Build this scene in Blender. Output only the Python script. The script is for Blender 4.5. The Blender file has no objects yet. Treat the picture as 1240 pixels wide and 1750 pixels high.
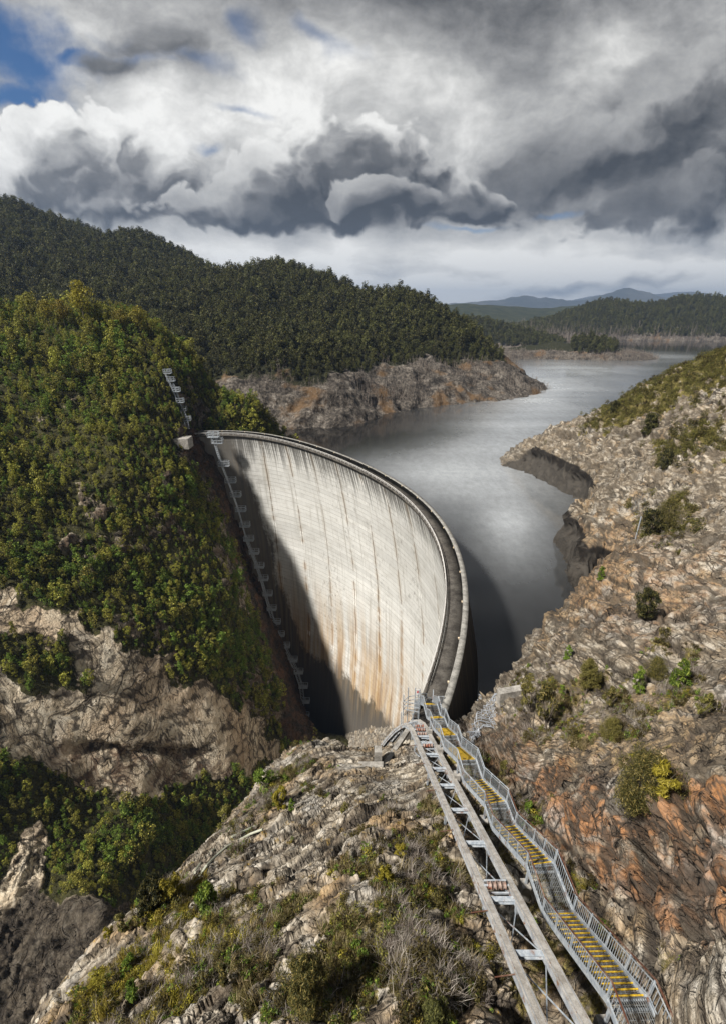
import bpy, math, random
import numpy as np
from mathutils import Vector, Matrix

# ------------------------------------------------------------------ camera, world, sun, exposure
S = bpy.context.scene
COL = S.collection
F_PX, V_H = 826.0, 530.0                 # focal length and horizon row of the photograph, in its pixels
PITCH = math.atan((875 - V_H) / F_PX)
CAM_Z = 38.0                             # the dam's parapet top is z = 0
WATER_Z = -14.5
cam_d = bpy.data.cameras.new('camera')
cam = bpy.data.objects.new('camera', cam_d); COL.objects.link(cam)
cam_d.sensor_fit = 'VERTICAL'; cam_d.sensor_height = 36.0; cam_d.lens = F_PX / 1750 * 36.0
cam_d.clip_start = 0.2; cam_d.clip_end = 60000
cam.location = (0, 0, CAM_Z); cam.rotation_euler = (math.pi / 2 - PITCH, 0, 0)
S.camera = cam
SUN_AZ, SUN_EL = math.radians(-122), math.radians(48)     # azimuth from +Y towards +X
sun_dir = Vector((math.sin(SUN_AZ) * math.cos(SUN_EL), math.cos(SUN_AZ) * math.cos(SUN_EL), math.sin(SUN_EL)))
sun_d = bpy.data.lights.new('sun', 'SUN'); sun_d.energy = 4.9; sun_d.angle = math.radians(5); sun_d.color = (1, .945, .86)
sun = bpy.data.objects.new('sun', sun_d); COL.objects.link(sun)
sun.rotation_euler = sun_dir.to_track_quat('Z', 'Y').to_euler(); sun.location = (0, 0, 200)
S.view_settings.view_transform = 'Standard'; S.view_settings.look = 'None'
S.view_settings.exposure = 0.58; S.view_settings.gamma = 1.0
S.cycles.use_denoising = True
S.cycles.max_bounces = 6; S.cycles.diffuse_bounces = 3; S.cycles.glossy_bounces = 3
S.cycles.transparent_max_bounces = 6; S.cycles.caustics_reflective = False; S.cycles.caustics_refractive = False

W = bpy.data.worlds.new('World'); S.world = W; W.use_nodes = True
SP, CP = math.sin(PITCH), math.cos(PITCH)
class NT:                                # short-hand for node trees
    def __init__(s, tree, dims='3D'): s.dims = dims; s.t = tree; s.n = tree.nodes; s.l = tree.links
    def put(s, inp, x):
        if hasattr(x, 'node'): s.l.new(x, inp)
        elif x is not None:
            if inp.type == 'RGBA' and len(x) == 3: x = (*x, 1)
            inp.default_value = x
    def m(s, op, a, b=None, c=None, clamp=False):
        n = s.n.new('ShaderNodeMath'); n.operation = op; n.use_clamp = clamp
        for i, x in enumerate((a, b, c)):
            if x is not None: s.put(n.inputs[i], x)
        return n.outputs[0]
    def add(s, a, b): return s.m('ADD', a, b)
    def sub(s, a, b): return s.m('SUBTRACT', a, b)
    def mul(s, a, b): return s.m('MULTIPLY', a, b)
    def mad(s, a, b, c): return s.m('MULTIPLY_ADD', a, b, c)
    def ss(s, x, a, b):                  # smoothstep
        n = s.n.new('ShaderNodeMapRange'); n.interpolation_type = 'SMOOTHSTEP'
        s.put(n.inputs[0], x); n.inputs[1].default_value = a; n.inputs[2].default_value = b
        return n.outputs[0]
    def lerp(s, f, a, b):                # a + f (b - a)
        return s.mad(f, s.sub(b, a), a)
    def vec(s, x, y, z):
        n = s.n.new('ShaderNodeCombineXYZ'); s.put(n.inputs[0], x); s.put(n.inputs[1], y); s.put(n.inputs[2], z); return n.outputs[0]
    def sep(s, v):
        n = s.n.new('ShaderNodeSeparateXYZ'); s.put(n.inputs[0], v); return n.outputs
    def vm(s, op, a, b=None, scale=None):
        n = s.n.new('ShaderNodeVectorMath'); n.operation = op; s.put(n.inputs[0], a)
        if b is not None: s.put(n.inputs[1], b)
        if scale is not None: s.put(n.inputs[3], scale)
        return n.outputs[0]
    def noise(s, v, scale, detail=4, rough=.55, dist=0, typ='FBM', lac=2.0):
        n = s.n.new('ShaderNodeTexNoise'); n.noise_type = typ; n.noise_dimensions = s.dims
        s.put(n.inputs['Vector'], v); s.put(n.inputs['Scale'], scale); n.inputs['Detail'].default_value = detail
        n.inputs['Roughness'].default_value = rough; n.inputs['Distortion'].default_value = dist; n.inputs['Lacunarity'].default_value = lac
        return n.outputs['Fac']
    def noisec(s, v, scale, detail=2):
        n = s.n.new('ShaderNodeTexNoise'); n.noise_dimensions = s.dims; s.put(n.inputs['Vector'], v); n.inputs['Scale'].default_value = scale
        n.inputs['Detail'].default_value = detail; return n.outputs['Color']
    def voro(s, v, scale, feat='F1', out='Distance', rand=1.0, detail=0, rough=.5):
        n = s.n.new('ShaderNodeTexVoronoi'); n.voronoi_dimensions = s.dims; n.feature = feat; s.put(n.inputs['Vector'], v); n.inputs['Scale'].default_value = scale
        n.inputs['Randomness'].default_value = rand
        if detail: n.inputs['Detail'].default_value = detail; n.inputs['Roughness'].default_value = rough
        return n.outputs[out]
    def mix(s, f, a, b, blend='MIX'):
        n = s.n.new('ShaderNodeMix'); n.data_type = 'RGBA'; n.blend_type = blend
        s.put(n.inputs[0], f); s.put(n.inputs[6], a); s.put(n.inputs[7], b); return n.outputs[2]
    def ramp(s, x, stops):
        n = s.n.new('ShaderNodeValToRGB'); s.put(n.inputs[0], x); e = n.color_ramp.elements
        while len(e) < len(stops): e.new(.5)
        for k, (p, c) in enumerate(stops): e[k].position = p; e[k].color = (*c, 1) if len(c) == 3 else c
        return n.outputs[0]
    def attr(s, name):
        n = s.n.new('ShaderNodeAttribute'); n.attribute_name = name; return n.outputs['Fac']
    def coord(s, which='Object'):
        return s.n.new('ShaderNodeTexCoord').outputs[which]
    def bump(s, h, strength, dist=.1):
        n = s.n.new('ShaderNodeBump'); s.put(n.inputs['Height'], h); n.inputs['Strength'].default_value = strength
        n.inputs['Distance'].default_value = dist; return n.outputs[0]

def build_sky():
    k = NT(W.node_tree, '2D'); W.cycles.sampling_method = 'MANUAL'; W.cycles.sample_map_resolution = 256; bg = k.n['Background']; bg.inputs[1].default_value = .1
    sky = k.n.new('ShaderNodeTexSky'); sky.sky_type = 'NISHITA'; sky.sun_disc = False
    sky.sun_elevation = SUN_EL; sky.sun_rotation = SUN_AZ; sky.altitude = 300; sky.dust_density = .6; sky.ozone_density = 2.0
    d = k.sep(k.coord('Generated'))
    yy = k.m('MAXIMUM', k.m('ABSOLUTE', d[1]), .12)
    a0 = k.m('DIVIDE', d[0], yy); b0 = k.m('DIVIDE', d[2], yy)
    # world azimuth/elevation tangents of a photo pixel, so that each cloud stands in its own direction of the sky
    def AB(u, v):
        x = (u - 620) / F_PX; y = (v - 875) / F_PX; f = CP - y * SP
        return x / f, -(SP + y * CP) / f
    p0 = k.vec(a0, k.mul(b0, 1.25), .37)
    w1 = k.sep(k.vm('SUBTRACT', k.noisec(p0, 3.2, 3), (.5, .5, .5)))
    w2 = k.sep(k.vm('SUBTRACT', k.noisec(p0, 11, 4), (.5, .5, .5)))
    def warp(amt1, amt2, off=(0, 0)):
        A = k.mad(w1[0], amt1, k.mad(w2[0], amt2, a0)); B = k.mad(w1[1], amt1 * .7, k.mad(w2[1], amt2 * .7, b0))
        return (k.add(A, off[0]), k.add(B, off[1])) if off != (0, 0) else (A, B)
    def ell(AB_, u, v, ru, rv, rot=0):       # squared elliptical distance in a direction's tangent plane
        ca, cb = AB(u, v); ra = abs(AB(u + ru, v)[0] - ca); rb = abs(AB(u, v - rv)[1] - cb)
        x = k.sub(AB_[0], ca); y = k.sub(AB_[1], cb)
        c, s = math.cos(math.radians(rot)), math.sin(math.radians(rot))
        xx = k.mad(x, c / ra, k.mul(y, s / ra)); yy_ = k.mad(y, c / rb, k.mul(x, -s / rb))
        return k.mad(xx, xx, k.mul(yy_, yy_))
    def gauss(AB_, *e): return k.m('POWER', 2.7183, k.mul(ell(AB_, *e), -1))
    def lum(AB_, base, gs):
        out = base
        for g in gs: out = k.mad(gauss(AB_, *g[:-1]), g[-1], out)
        return out
    def union(AB_, bl):
        out = None
        for e in bl:
            q = k.sub(1, k.m('SQRT', ell(AB_, *e)))
            if out is None: out = q
            else:
                n = k.n.new('ShaderNodeMath'); n.operation = 'SMOOTH_MAX'; k.put(n.inputs[0], out); k.put(n.inputs[1], q); n.inputs[2].default_value = .18
                out = n.outputs[0]
        return out
    soft = warp(.16, .05)
    # the high veil, with brighter and darker reaches, and its gaps of blue
    fw = warp(.07, .025); fine = k.noise(k.vec(fw[0], k.mul(fw[1], 1.7), .1), 6.5, 7, .6)
    L = lum(soft, .74, VEIL)
    L = k.mad(k.sub(fine, .5), .62, L); bil = k.noise(k.vec(fw[0], k.mul(fw[1], 1.4), 0), 17, 6, .62); L = k.mad(k.sub(bil, .5), .22, L)
    # streaked low stratocumulus over the horizon
    slow = warp(.05, .03); st = k.noise(k.vec(slow[0], k.mul(slow[1], 3.1), .7), 6.5, 6, .58)
    hor = k.sub(1, k.ss(b0, .05, .17))
    L = k.lerp(hor, L, k.mad(k.sub(st, .5), .75, k.add(1.03, lum(soft, 0, HORIZON))))
    hole = union(warp(.10, .07), HOLES)
    hole = k.mad(k.sub(k.noise(p0, 16, 6, .6), .5), .9, hole)
    clear = k.ss(hole, -.25, .75)
    thin_ = k.mad(k.sub(k.noise(p0, 13, 6, .6), .5), 1.2, union(warp(.16, .07), THIN)); clear = k.m('MAXIMUM', clear, k.mul(k.ss(thin_, -.2, 1.0), .55))
    # cloud banks from back to front: (shape, edge softness, noise, light range, tint)
    Ltot = L
    for bl, edge, amp, (lo, mid, hi), off, base_v, rm in BANKS:
        base = AB(620, base_v)[1]; top = AB(620, base_v - 200)[1]
        def dens(o):
            AB_ = warp(.085, .05, o); q = union(AB_, bl)
            pv = k.vec(AB_[0], k.mul(AB_[1], 1.25), 0)
            n = k.mad(k.sub(k.noise(pv, 8, 6, .55), .5), amp, q)
            if edge < .4: n = k.mad(k.sub(.40, k.voro(pv, 15, detail=2, rough=.5)), amp * .55, n)
            return n
        q0 = dens((0, 0)); q1 = dens(off)
        rim = k.ss(q1, rm + .12, -.20)                       # little cloud towards the light: bright
        side = k.ss(k.sub(q0, q1), -.10, .30)
        al = k.ss(k.mul(q0, k.mad(rim, 1.6, 1)), -.04, edge * 3)
        up = k.ss(b0, base, top)
        B = k.lerp(up, lo, mid)
        B = k.mad(k.sub(side, .5), .16, B)
        B = k.lerp(k.mul(rim, k.mad(up, .65, .35)), B, hi)
        B = k.mad(k.sub(fine, .5), .22, k.mad(k.sub(bil, .5), .24, B))
        Ltot = k.lerp(al, Ltot, B)
        clear = k.mul(clear, k.sub(1, al))
    Ltot = k.m('MINIMUM', k.m('MAXIMUM', Ltot, .24), 1.0)
    # unseen sky overhead and behind is darkened to cut the fill light
    cover = k.mul(k.mad(k.ss(b0, .46, .72), -.78, 1), k.mad(k.ss(d[1], .12, -.15), -.65, 1))
    lin = k.mul(k.m('POWER', Ltot, 2.25), cover)
    # neutral to warm grey where bright, cooler where thin and low
    tint = k.mix(k.ss(Ltot, .3, .95), (1.0, .995, .99), (1.0, .99, .955))
    tint = k.mix(k.mul(hor, k.sub(1, k.ss(Ltot, .55, .95))), tint, (.95, .99, 1.05))
    g = k.mul(lin, 6.75)
    cloud = k.mix(1, k.vec(g, g, g), tint, 'MULTIPLY')
    blue = k.mix(1, sky.outputs[0], SKY_GAIN, 'MULTIPLY')
    k.l.new(k.mix(clear, cloud, blue), bg.inputs[0])
SKY_GAIN = (.17, .33, .50)
VEIL = [(1110, 225, 210, 95, 22, -.40), (1190, 330, 130, 70, 10, -.34), (940, 300, 120, 45, 20, -.20), (500, 360, 260, 42, 0, -.30), (200, 350, 200, 40, 0, -.16),   # u, v, ru, rv, rot, luminance
    (720, -40, 360, 90, 0, -.30), (900, 70, 210, 90, 10, -.16), (470, 40, 190, 50, 0, -.06), (540, 130, 150, 80, 0, .16), (730, 150, 120, 60, 0, .14),
    (330, 240, 190, 80, 0, .22), (760, 240, 90, 70, 0, .10), (1080, 110, 90, 90, 0, .14), (1210, 20, 80, 60, 0, -.16), (430, 110, 120, 60, 20, .05), (1190, 110, 40, 40, 0, .12),
    (820, 230, 60, 60, 0, .06), (30, 330, 150, 60, 0, -.05)]
HORIZON = [(420, 410, 120, 40, 0, .1), (930, 489, 75, 9, 5, -.28), (1080, 478, 120, 9, 5, -.2), (1180, 420, 90, 30, 10, -.22), (600, 470, 130, 12, 0, -.08), (700, 420, 130, 30, 0, .12), (950, 420, 160, 30, 0, .08)]
HOLES = [(25, 95, 140, 105, -15), (30, 175, 110, 36, 0), (170, 110, 110, 20, 0)]
THIN = [(800, 378, 70, 9, 3), (960, 358, 50, 8, 3), (290, 100, 110, 26, -15), (420, 50, 40, 50, 20), (560, 70, 60, 26, -30), (350, 268, 30, 12, 0), (390, 190, 60, 12, 0)]
BANKS = [
    # the long bank on the right: soft, dark below
    ([(1170, 190, 240, 130, 25), (1130, 150, 170, 80, 20), (1010, 258, 220, 98, 25), (905, 305, 150, 65, 20), (1210, 320, 140, 80, 15)], .30, .75, (.20, .33, .68), (-.08, .055), 340, .26),
    ([(1120, 345, 150, 55, 20), (1210, 380, 130, 45, 10)], .30, .85, (.18, .30, .54), (-.07, .055), 400, .22),
    # left cumulus with a bright knotted top and a grey foot
    ([(110, 255, 130, 95, 0), (190, 230, 70, 75, 0), (55, 290, 105, 80, 0), (250, 300, 110, 65, 0), (210, 345, 290, 62, 0), (340, 350, 150, 55, 0)], .12, .9, (.36, .64, .99), (-.035, .04), 400, .36),
    # centre cumulus
    ([(545, 285, 150, 120, 0), (450, 320, 120, 80, 0), (660, 290, 95, 105, 0), (750, 330, 120, 65, 0), (520, 360, 340, 52, 0), (800, 345, 120, 40, 0)], .13, .85, (.25, .50, .97), (-.05, .03), 405, .26),
    ([(640, 338, 90, 50, 5), (602, 350, 46, 38, 0), (700, 340, 70, 44, 0)], .12, .6, (.26, .54, .84), (-.03, .02), 395, .30),
    # small dark cloud high on the left
    ([(270, 85, 95, 52, 10), (215, 120, 105, 36, 0)], .50, 1.6, (.24, .32, .62), (-.03, .03), 160, .3),
]
build_sky()

# ------------------------------------------------------------------ helpers
rng = np.random.default_rng(7)
random.seed(7)
def P(u, v, t):                          # a point seen at pixel (u, v) of the photograph, t metres along the view axis
    x = (u - 620) / F_PX; y = (v - 875) / F_PX
    return (x * t, (CP - y * SP) * t, CAM_Z - (SP + y * CP) * t)
def PZ(u, v, z):                         # the same, at the height z
    y = (v - 875) / F_PX
    return P(u, v, (CAM_Z - z) / (SP + y * CP))

_perm = np.random.default_rng(3).permutation(256).astype(np.int64)
_perm = np.concatenate([_perm, _perm, _perm])
_g3 = np.array([(1,1,0),(-1,1,0),(1,-1,0),(-1,-1,0),(1,0,1),(-1,0,1),(1,0,-1),(-1,0,-1),
                (0,1,1),(0,-1,1),(0,1,-1),(0,-1,-1),(1,1,0),(-1,1,0),(0,-1,1),(0,-1,-1)], np.float32)
def noise(p):                            # Perlin gradient noise, p is (N, 3)
    p = np.asarray(p, np.float64); i = np.floor(p).astype(np.int64); f = (p - i).astype(np.float32); i &= 255
    w = f * f * f * (f * (f * 6 - 15) + 10)
    out = 0
    for dx in (0, 1):
        for dy in (0, 1):
            for dz in (0, 1):
                h = _perm[_perm[_perm[i[:, 0] + dx] + i[:, 1] + dy] + i[:, 2] + dz] & 15
                g = _g3[h]
                d = g[:, 0] * (f[:, 0] - dx) + g[:, 1] * (f[:, 1] - dy) + g[:, 2] * (f[:, 2] - dz)
                out = out + d * (w[:, 0] if dx else 1 - w[:, 0]) * (w[:, 1] if dy else 1 - w[:, 1]) * (w[:, 2] if dz else 1 - w[:, 2])
    return out
def fbm(p, octaves=4, gain=.5):
    s = 0; a = 1.0; q = np.asarray(p, np.float64)
    for k in range(octaves):
        s = s + a * noise(q + 17.3 * k); q = q * 2.03; a *= gain
    return s
def ridged(p, octaves=4, gain=.5):
    s = 0; a = 1.0; q = np.asarray(p, np.float64)
    for k in range(octaves):
        s = s + a * (1 - 2.0 * np.abs(noise(q + 31.7 * k))); q = q * 2.03; a *= gain
    return s
def smooth(a, b, x):
    t = np.clip((x - a) / (b - a), 0, 1); return t * t * (3 - 2 * t)
def cells(p, seed=0):                    # nearest feature point: (F1, F2, id in 0..1)
    p = np.asarray(p, np.float64); i = np.floor(p).astype(np.int64)
    n = len(p); f1 = np.full(n, 9.0); f2 = np.full(n, 9.0); cid = np.zeros(n)
    for dx in (-1, 0, 1):
        for dy in (-1, 0, 1):
            for dz in (-1, 0, 1):
                c = i + (dx, dy, dz); m = (c + seed) & 255
                h = _perm[_perm[_perm[m[:, 0]] + m[:, 1]] + m[:, 2]]
                ox = _perm[h] / 255.; oy = _perm[h + 71] / 255.; oz = _perm[h + 143] / 255.
                d = np.sqrt((c[:, 0] + ox - p[:, 0]) ** 2 + (c[:, 1] + oy - p[:, 1]) ** 2 + (c[:, 2] + oz - p[:, 2]) ** 2)
                near = d < f1
                f2 = np.where(near, f1, np.minimum(f2, d)); cid = np.where(near, h / 255., cid); f1 = np.where(near, d, f1)
    return f1, f2, cid

class TPS:                               # smooth surface z(x, y) through scattered points
    def __init__(self, pts, lam=0.0):
        p = np.array(pts, float); self.c = p[:, :2].mean(0); self.s = p[:, :2].std()
        q = (p[:, :2] - self.c) / self.s; n = len(q)
        K = self.U(np.linalg.norm(q[:, None] - q[None], axis=2)) + lam * np.eye(n)
        Pm = np.c_[np.ones(n), q]
        A = np.zeros((n + 3, n + 3)); A[:n, :n] = K; A[:n, n:] = Pm; A[n:, :n] = Pm.T
        self.w = np.linalg.solve(A, np.r_[p[:, 2], 0, 0, 0]); self.q = q
    @staticmethod
    def U(r): return np.where(r > 1e-9, r * r * np.log(np.maximum(r, 1e-9)), 0)
    def __call__(self, X, Y):
        sh = np.shape(X); e = (np.c_[np.ravel(X), np.ravel(Y)] - self.c) / self.s
        out = self.w[-3] + e @ self.w[-2:]
        for k in range(len(self.q)):
            out += self.w[k] * self.U(np.hypot(e[:, 0] - self.q[k, 0], e[:, 1] - self.q[k, 1]))
        return out.reshape(sh)

def mesh_np(name, V, Fq, mats=(), uv=None, attrs=None, smooth_shade=False, midx=None):
    V = np.asarray(V, np.float32); Fq = np.asarray(Fq, np.int32); k = Fq.shape[1]
    me = bpy.data.meshes.new(name)
    me.vertices.add(len(V)); me.vertices.foreach_set('co', V.ravel())
    me.loops.add(Fq.size); me.loops.foreach_set('vertex_index', Fq.ravel())
    me.polygons.add(len(Fq)); me.polygons.foreach_set('loop_start', np.arange(0, Fq.size, k, dtype=np.int32))
    me.polygons.foreach_set('loop_total', np.full(len(Fq), k, np.int32))
    for m in mats: me.materials.append(m)
    if midx is not None: me.polygons.foreach_set('material_index', np.asarray(midx, np.int32))
    if smooth_shade: me.polygons.foreach_set('use_smooth', np.ones(len(Fq), bool))
    if uv is not None:
        l = me.uv_layers.new(name='uv'); l.data.foreach_set('uv', np.asarray(uv, np.float32)[Fq.ravel()].ravel())
    for nm, a in (attrs or {}).items():
        at = me.attributes.new(nm, 'FLOAT', 'POINT'); at.data.foreach_set('value', np.asarray(a, np.float32).ravel())
    me.update(calc_edges=True)
    return me
def link(name, me, parent=None, loc=(0, 0, 0)):
    o = bpy.data.objects.new(name, me); COL.objects.link(o); o.location = loc
    if parent is not None: o.parent = parent
    return o
def tag(o, label=None, cat=None, group=None, kind=None):
    if label: o['label'] = label
    if cat: o['category'] = cat
    if group: o['group'] = group
    if kind: o['kind'] = kind
    return o
def grid_faces(nr, nc):
    a = np.arange(nr * nc).reshape(nr, nc)
    return np.stack([a[:-1, :-1], a[:-1, 1:], a[1:, 1:], a[1:, :-1]], -1).reshape(-1, 4)
def grid_normals(G):                     # (nr, nc, 3) grid -> unit normals, upward
    du = np.gradient(G, axis=1); dv = np.gradient(G, axis=0); n = np.cross(du, dv)
    n /= np.linalg.norm(n, axis=2, keepdims=True) + 1e-12
    return n * np.where(n[..., 2:3] < 0, -1, 1)

class MB:                                # collects simple solids into one mesh
    def __init__(s): s.v = []; s.f = []; s.n = 0
    def add(s, V, Fc):
        V = np.asarray(V, float); s.v.append(V); s.f += [tuple(i + s.n for i in f) for f in Fc]; s.n += len(V)
    def bar(s, a, b, w, h=None, up=(0, 0, 1)):         # rectangular bar from a to b
        h = w if h is None else h
        a = np.array(a, float); b = np.array(b, float); d = b - a; L = np.linalg.norm(d)
        if L < 1e-6: return
        d /= L; u = np.array(up, float)
        if abs(d @ u) > .98: u = np.array((0, 1, 0.)) if abs(d[1]) < .9 else np.array((1., 0, 0))
        r = np.cross(d, u); r /= np.linalg.norm(r); q = np.cross(r, d)
        V = [p + r * sx * w / 2 + q * sy * h / 2 for p in (a, b) for sx, sy in ((-1, -1), (1, -1), (1, 1), (-1, 1))]
        s.add(V, [(3, 2, 1, 0), (4, 5, 6, 7), (0, 1, 5, 4), (1, 2, 6, 5), (2, 3, 7, 6), (3, 0, 4, 7)])
    def tube(s, pts, rad, n=6):
        pts = [np.array(p, float) for p in pts]; V = []; F = []
        rad = [rad] * len(pts) if np.isscalar(rad) else rad
        u = None
        for i, p in enumerate(pts):
            d = pts[min(i + 1, len(pts) - 1)] - pts[max(i - 1, 0)]; d /= np.linalg.norm(d) + 1e-9
            if u is None: u = np.cross(d, (0, 0, 1.) if abs(d[2]) < .9 else (1., 0, 0))
            u = u - d * (u @ d); u /= np.linalg.norm(u) + 1e-9; w = np.cross(d, u)
            for k in range(n):
                an = 2 * math.pi * k / n; V.append(p + rad[i] * (math.cos(an) * u + math.sin(an) * w))
        for i in range(len(pts) - 1):
            for k in range(n):
                F.append((i * n + k, i * n + (k + 1) % n, (i + 1) * n + (k + 1) % n, (i + 1) * n + k))
        F.append(tuple(range(n))[::-1]); F.append(tuple(range((len(pts) - 1) * n, len(pts) * n)))
        s.add(V, F)
    def box(s, lo, hi):
        x0, y0, z0 = lo; x1, y1, z1 = hi
        s.add([(x0,y0,z0),(x1,y0,z0),(x1,y1,z0),(x0,y1,z0),(x0,y0,z1),(x1,y0,z1),(x1,y1,z1),(x0,y1,z1)],
              [(3,2,1,0),(4,5,6,7),(0,1,5,4),(1,2,6,5),(2,3,7,6),(3,0,4,7)])
    def build(s, name, mat, parent=None, loc=(0, 0, 0)):
        me = bpy.data.meshes.new(name); V = np.concatenate(s.v) - np.array(loc)
        me.from_pydata(V.tolist(), [], s.f); me.materials.append(mat); me.update()
        o = link(name, me, parent)
        if parent is None: o.location = loc
        return o

# ------------------------------------------------------------------ materials
def new_mat(name, rough=.8, col=(.5, .5, .5), metal=0.0, spec=.5):
    m = bpy.data.materials.new(name); m.use_nodes = True; k = NT(m.node_tree); b = k.n['Principled BSDF']
    b.inputs['Roughness'].default_value = rough; b.inputs['Base Color'].default_value = (*col, 1)
    b.inputs['Metallic'].default_value = metal; b.inputs['Specular IOR Level'].default_value = spec
    return m, k, b

def rock_mat():
    m, k, b = new_mat('quartzite_rock', .9, spec=.25)
    p = k.coord('Object')
    bed = k.attr('bed')                              # bedding height, in metres
    big = k.noise(p, .12, 4); mid = k.noise(p, .7, 5, .6); fine = k.noise(p, 5, 5, .65); grit = k.noise(p, 24, 3, .6)
    lay = k.noise(k.vec(k.mul(k.sep(p)[0], .55), k.mul(k.sep(p)[1], .55), k.mul(bed, 2.2)), 1.0, 6, .65)
    col = k.ramp(k.mad(k.sub(mid, .5), .5, lay), [(.26, (.04, .031, .022)), (.38, (.15, .12, .088)), (.48, (.30, .255, .195)), (.57, (.53, .475, .39)), (.72, (.74, .695, .615))])
    ochre = k.mix(k.ss(fine, .35, .65), (.28, .165, .07), (.50, .345, .17))
    oc = k.mul(k.ss(k.mad(k.attr('ochre'), .25, k.noise(p, .23, 5, .6)), .50, .66), k.ss(lay, .36, .54))
    col = k.mix(k.mul(oc, .75), col, ochre)
    rust = k.mix(k.ss(k.noise(p, 1.1, 4, .6), .38, .62), (.11, .042, .014), (.43, .20, .08))
    col = k.mix(k.mul(k.attr('rust'), k.ss(k.noise(p, .55, 5, .65), .30, .54)), col, rust)
    grey = k.mix(k.ss(fine, .3, .7), (.20, .195, .185), (.52, .505, .475))
    col = k.mix(k.mul(k.ss(k.noise(p, .35, 4, .6), .52, .68), .6), col, grey)
    # near-black along the cracks, orange lichen in spots
    crack = k.attr('crack')
    dark = k.ss(k.mad(k.sub(fine, .5), .6, crack), .30, .72)
    col = k.mix(k.mul(dark, .8), col, (.045, .04, .034))
    lich = k.mul(k.ss(k.noise(p, 1.7, 3), .60, .70), k.ss(grit, .45, .6))
    col = k.mix(k.mul(lich, k.attr('moss')), col, (.42, .26, .02))
    for sc_, wd, st_ in ((.55, .012, .6), (1.5, .014, .4), (4.2, .02, .22)):
        n_ = k.noise(k.vec(k.mul(k.sep(p)[0], .6), k.mul(k.sep(p)[1], .6), k.mul(bed, 1.5)), sc_, 3, .55)
        col = k.mix(k.mul(k.ss(k.m('ABSOLUTE', k.sub(n_, .5)), wd, wd * .25), k.mul(st_, k.ss(mid, .36, .58))), col, (.05, .041, .033))
    edge_h = None
    for sc_, wd, st_ in ((.5, .036, .85), (1.3, .04, .6), (3.4, .05, .3)):
        wv = k.vm('ADD', k.vec(k.mul(k.sep(p)[0], .75), k.mul(k.sep(p)[1], .75), k.mul(bed, 2.0)), k.vm('SCALE', k.vm('SUBTRACT', k.noisec(p, .9, 3), (.5, .5, .5)), None, .55))
        e_ = k.voro(wv, sc_, 'DISTANCE_TO_EDGE'); g_ = k.mul(k.ss(e_, wd, wd * .15), k.mul(st_, k.ss(k.noise(p, .5, 4, .6), .34, .56)))
        col = k.mix(g_, col, (.045, .036, .028)); edge_h = g_ if edge_h is None else k.add(edge_h, g_)
    old = k.mul(k.mul(k.attr('weathered'), k.sub(1, k.mul(k.attr('rust'), .8))), k.ss(k.noise(p, .16, 5, .62), .34, .58)); col = k.mix(k.mul(old, .52), col, k.mix(k.ss(fine, .3, .7), (.085, .066, .046), (.27, .22, .16)))
    wet = k.ss(k.mad(k.sub(mid, .5), .6, k.attr('wet')), .35, .65); col = k.mix(k.mul(wet, .96), col, (.014, .012, .011))  # cliff shade painted nearly black over the rock
    stl = k.attr('strata'); col = k.mix(k.mul(k.ss(k.mad(k.sub(fine, .5), .5, stl), .4, .9), .75), col, (.07, .058, .048))
    spk = k.ss(k.voro(p, 9, detail=1), .30, .12)
    col = k.mix(k.mul(spk, .55), col, (.10, .09, .075))
    # heath, moss and dry grass where soil holds
    v = k.mad(k.sub(k.noise(p, 2.2, 5, .7), .5), 1.1, k.attr('veg'))
    heath = k.ramp(k.noise(p, 3.3, 5, .7), [(.28, (.04, .036, .016)), (.42, (.105, .095, .033)), (.52, (.19, .15, .058)), (.62, (.28, .245, .055)), (.74, (.36, .29, .16))])
    col = k.mix(k.ss(v, .42, .62), col, heath)
    col = k.mix(k.mul(k.ss(k.sub(k.attr('drawdown'), k.mul(mid, .5)), .1, .5), .35), col, (.16, .145, .125))
    k.l.new(col, b.inputs['Base Color'])
    h = k.mad(fine, .6, k.mad(grit, .3, k.mad(lay, .45, k.mul(k.ss(v, .4, .7), k.noise(p, 9, 4, .7)))))
    k.l.new(k.bump(k.mad(edge_h, -1.1, h), .95, .12), b.inputs['Normal'])
    return m
M_ROCK = rock_mat()

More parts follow.
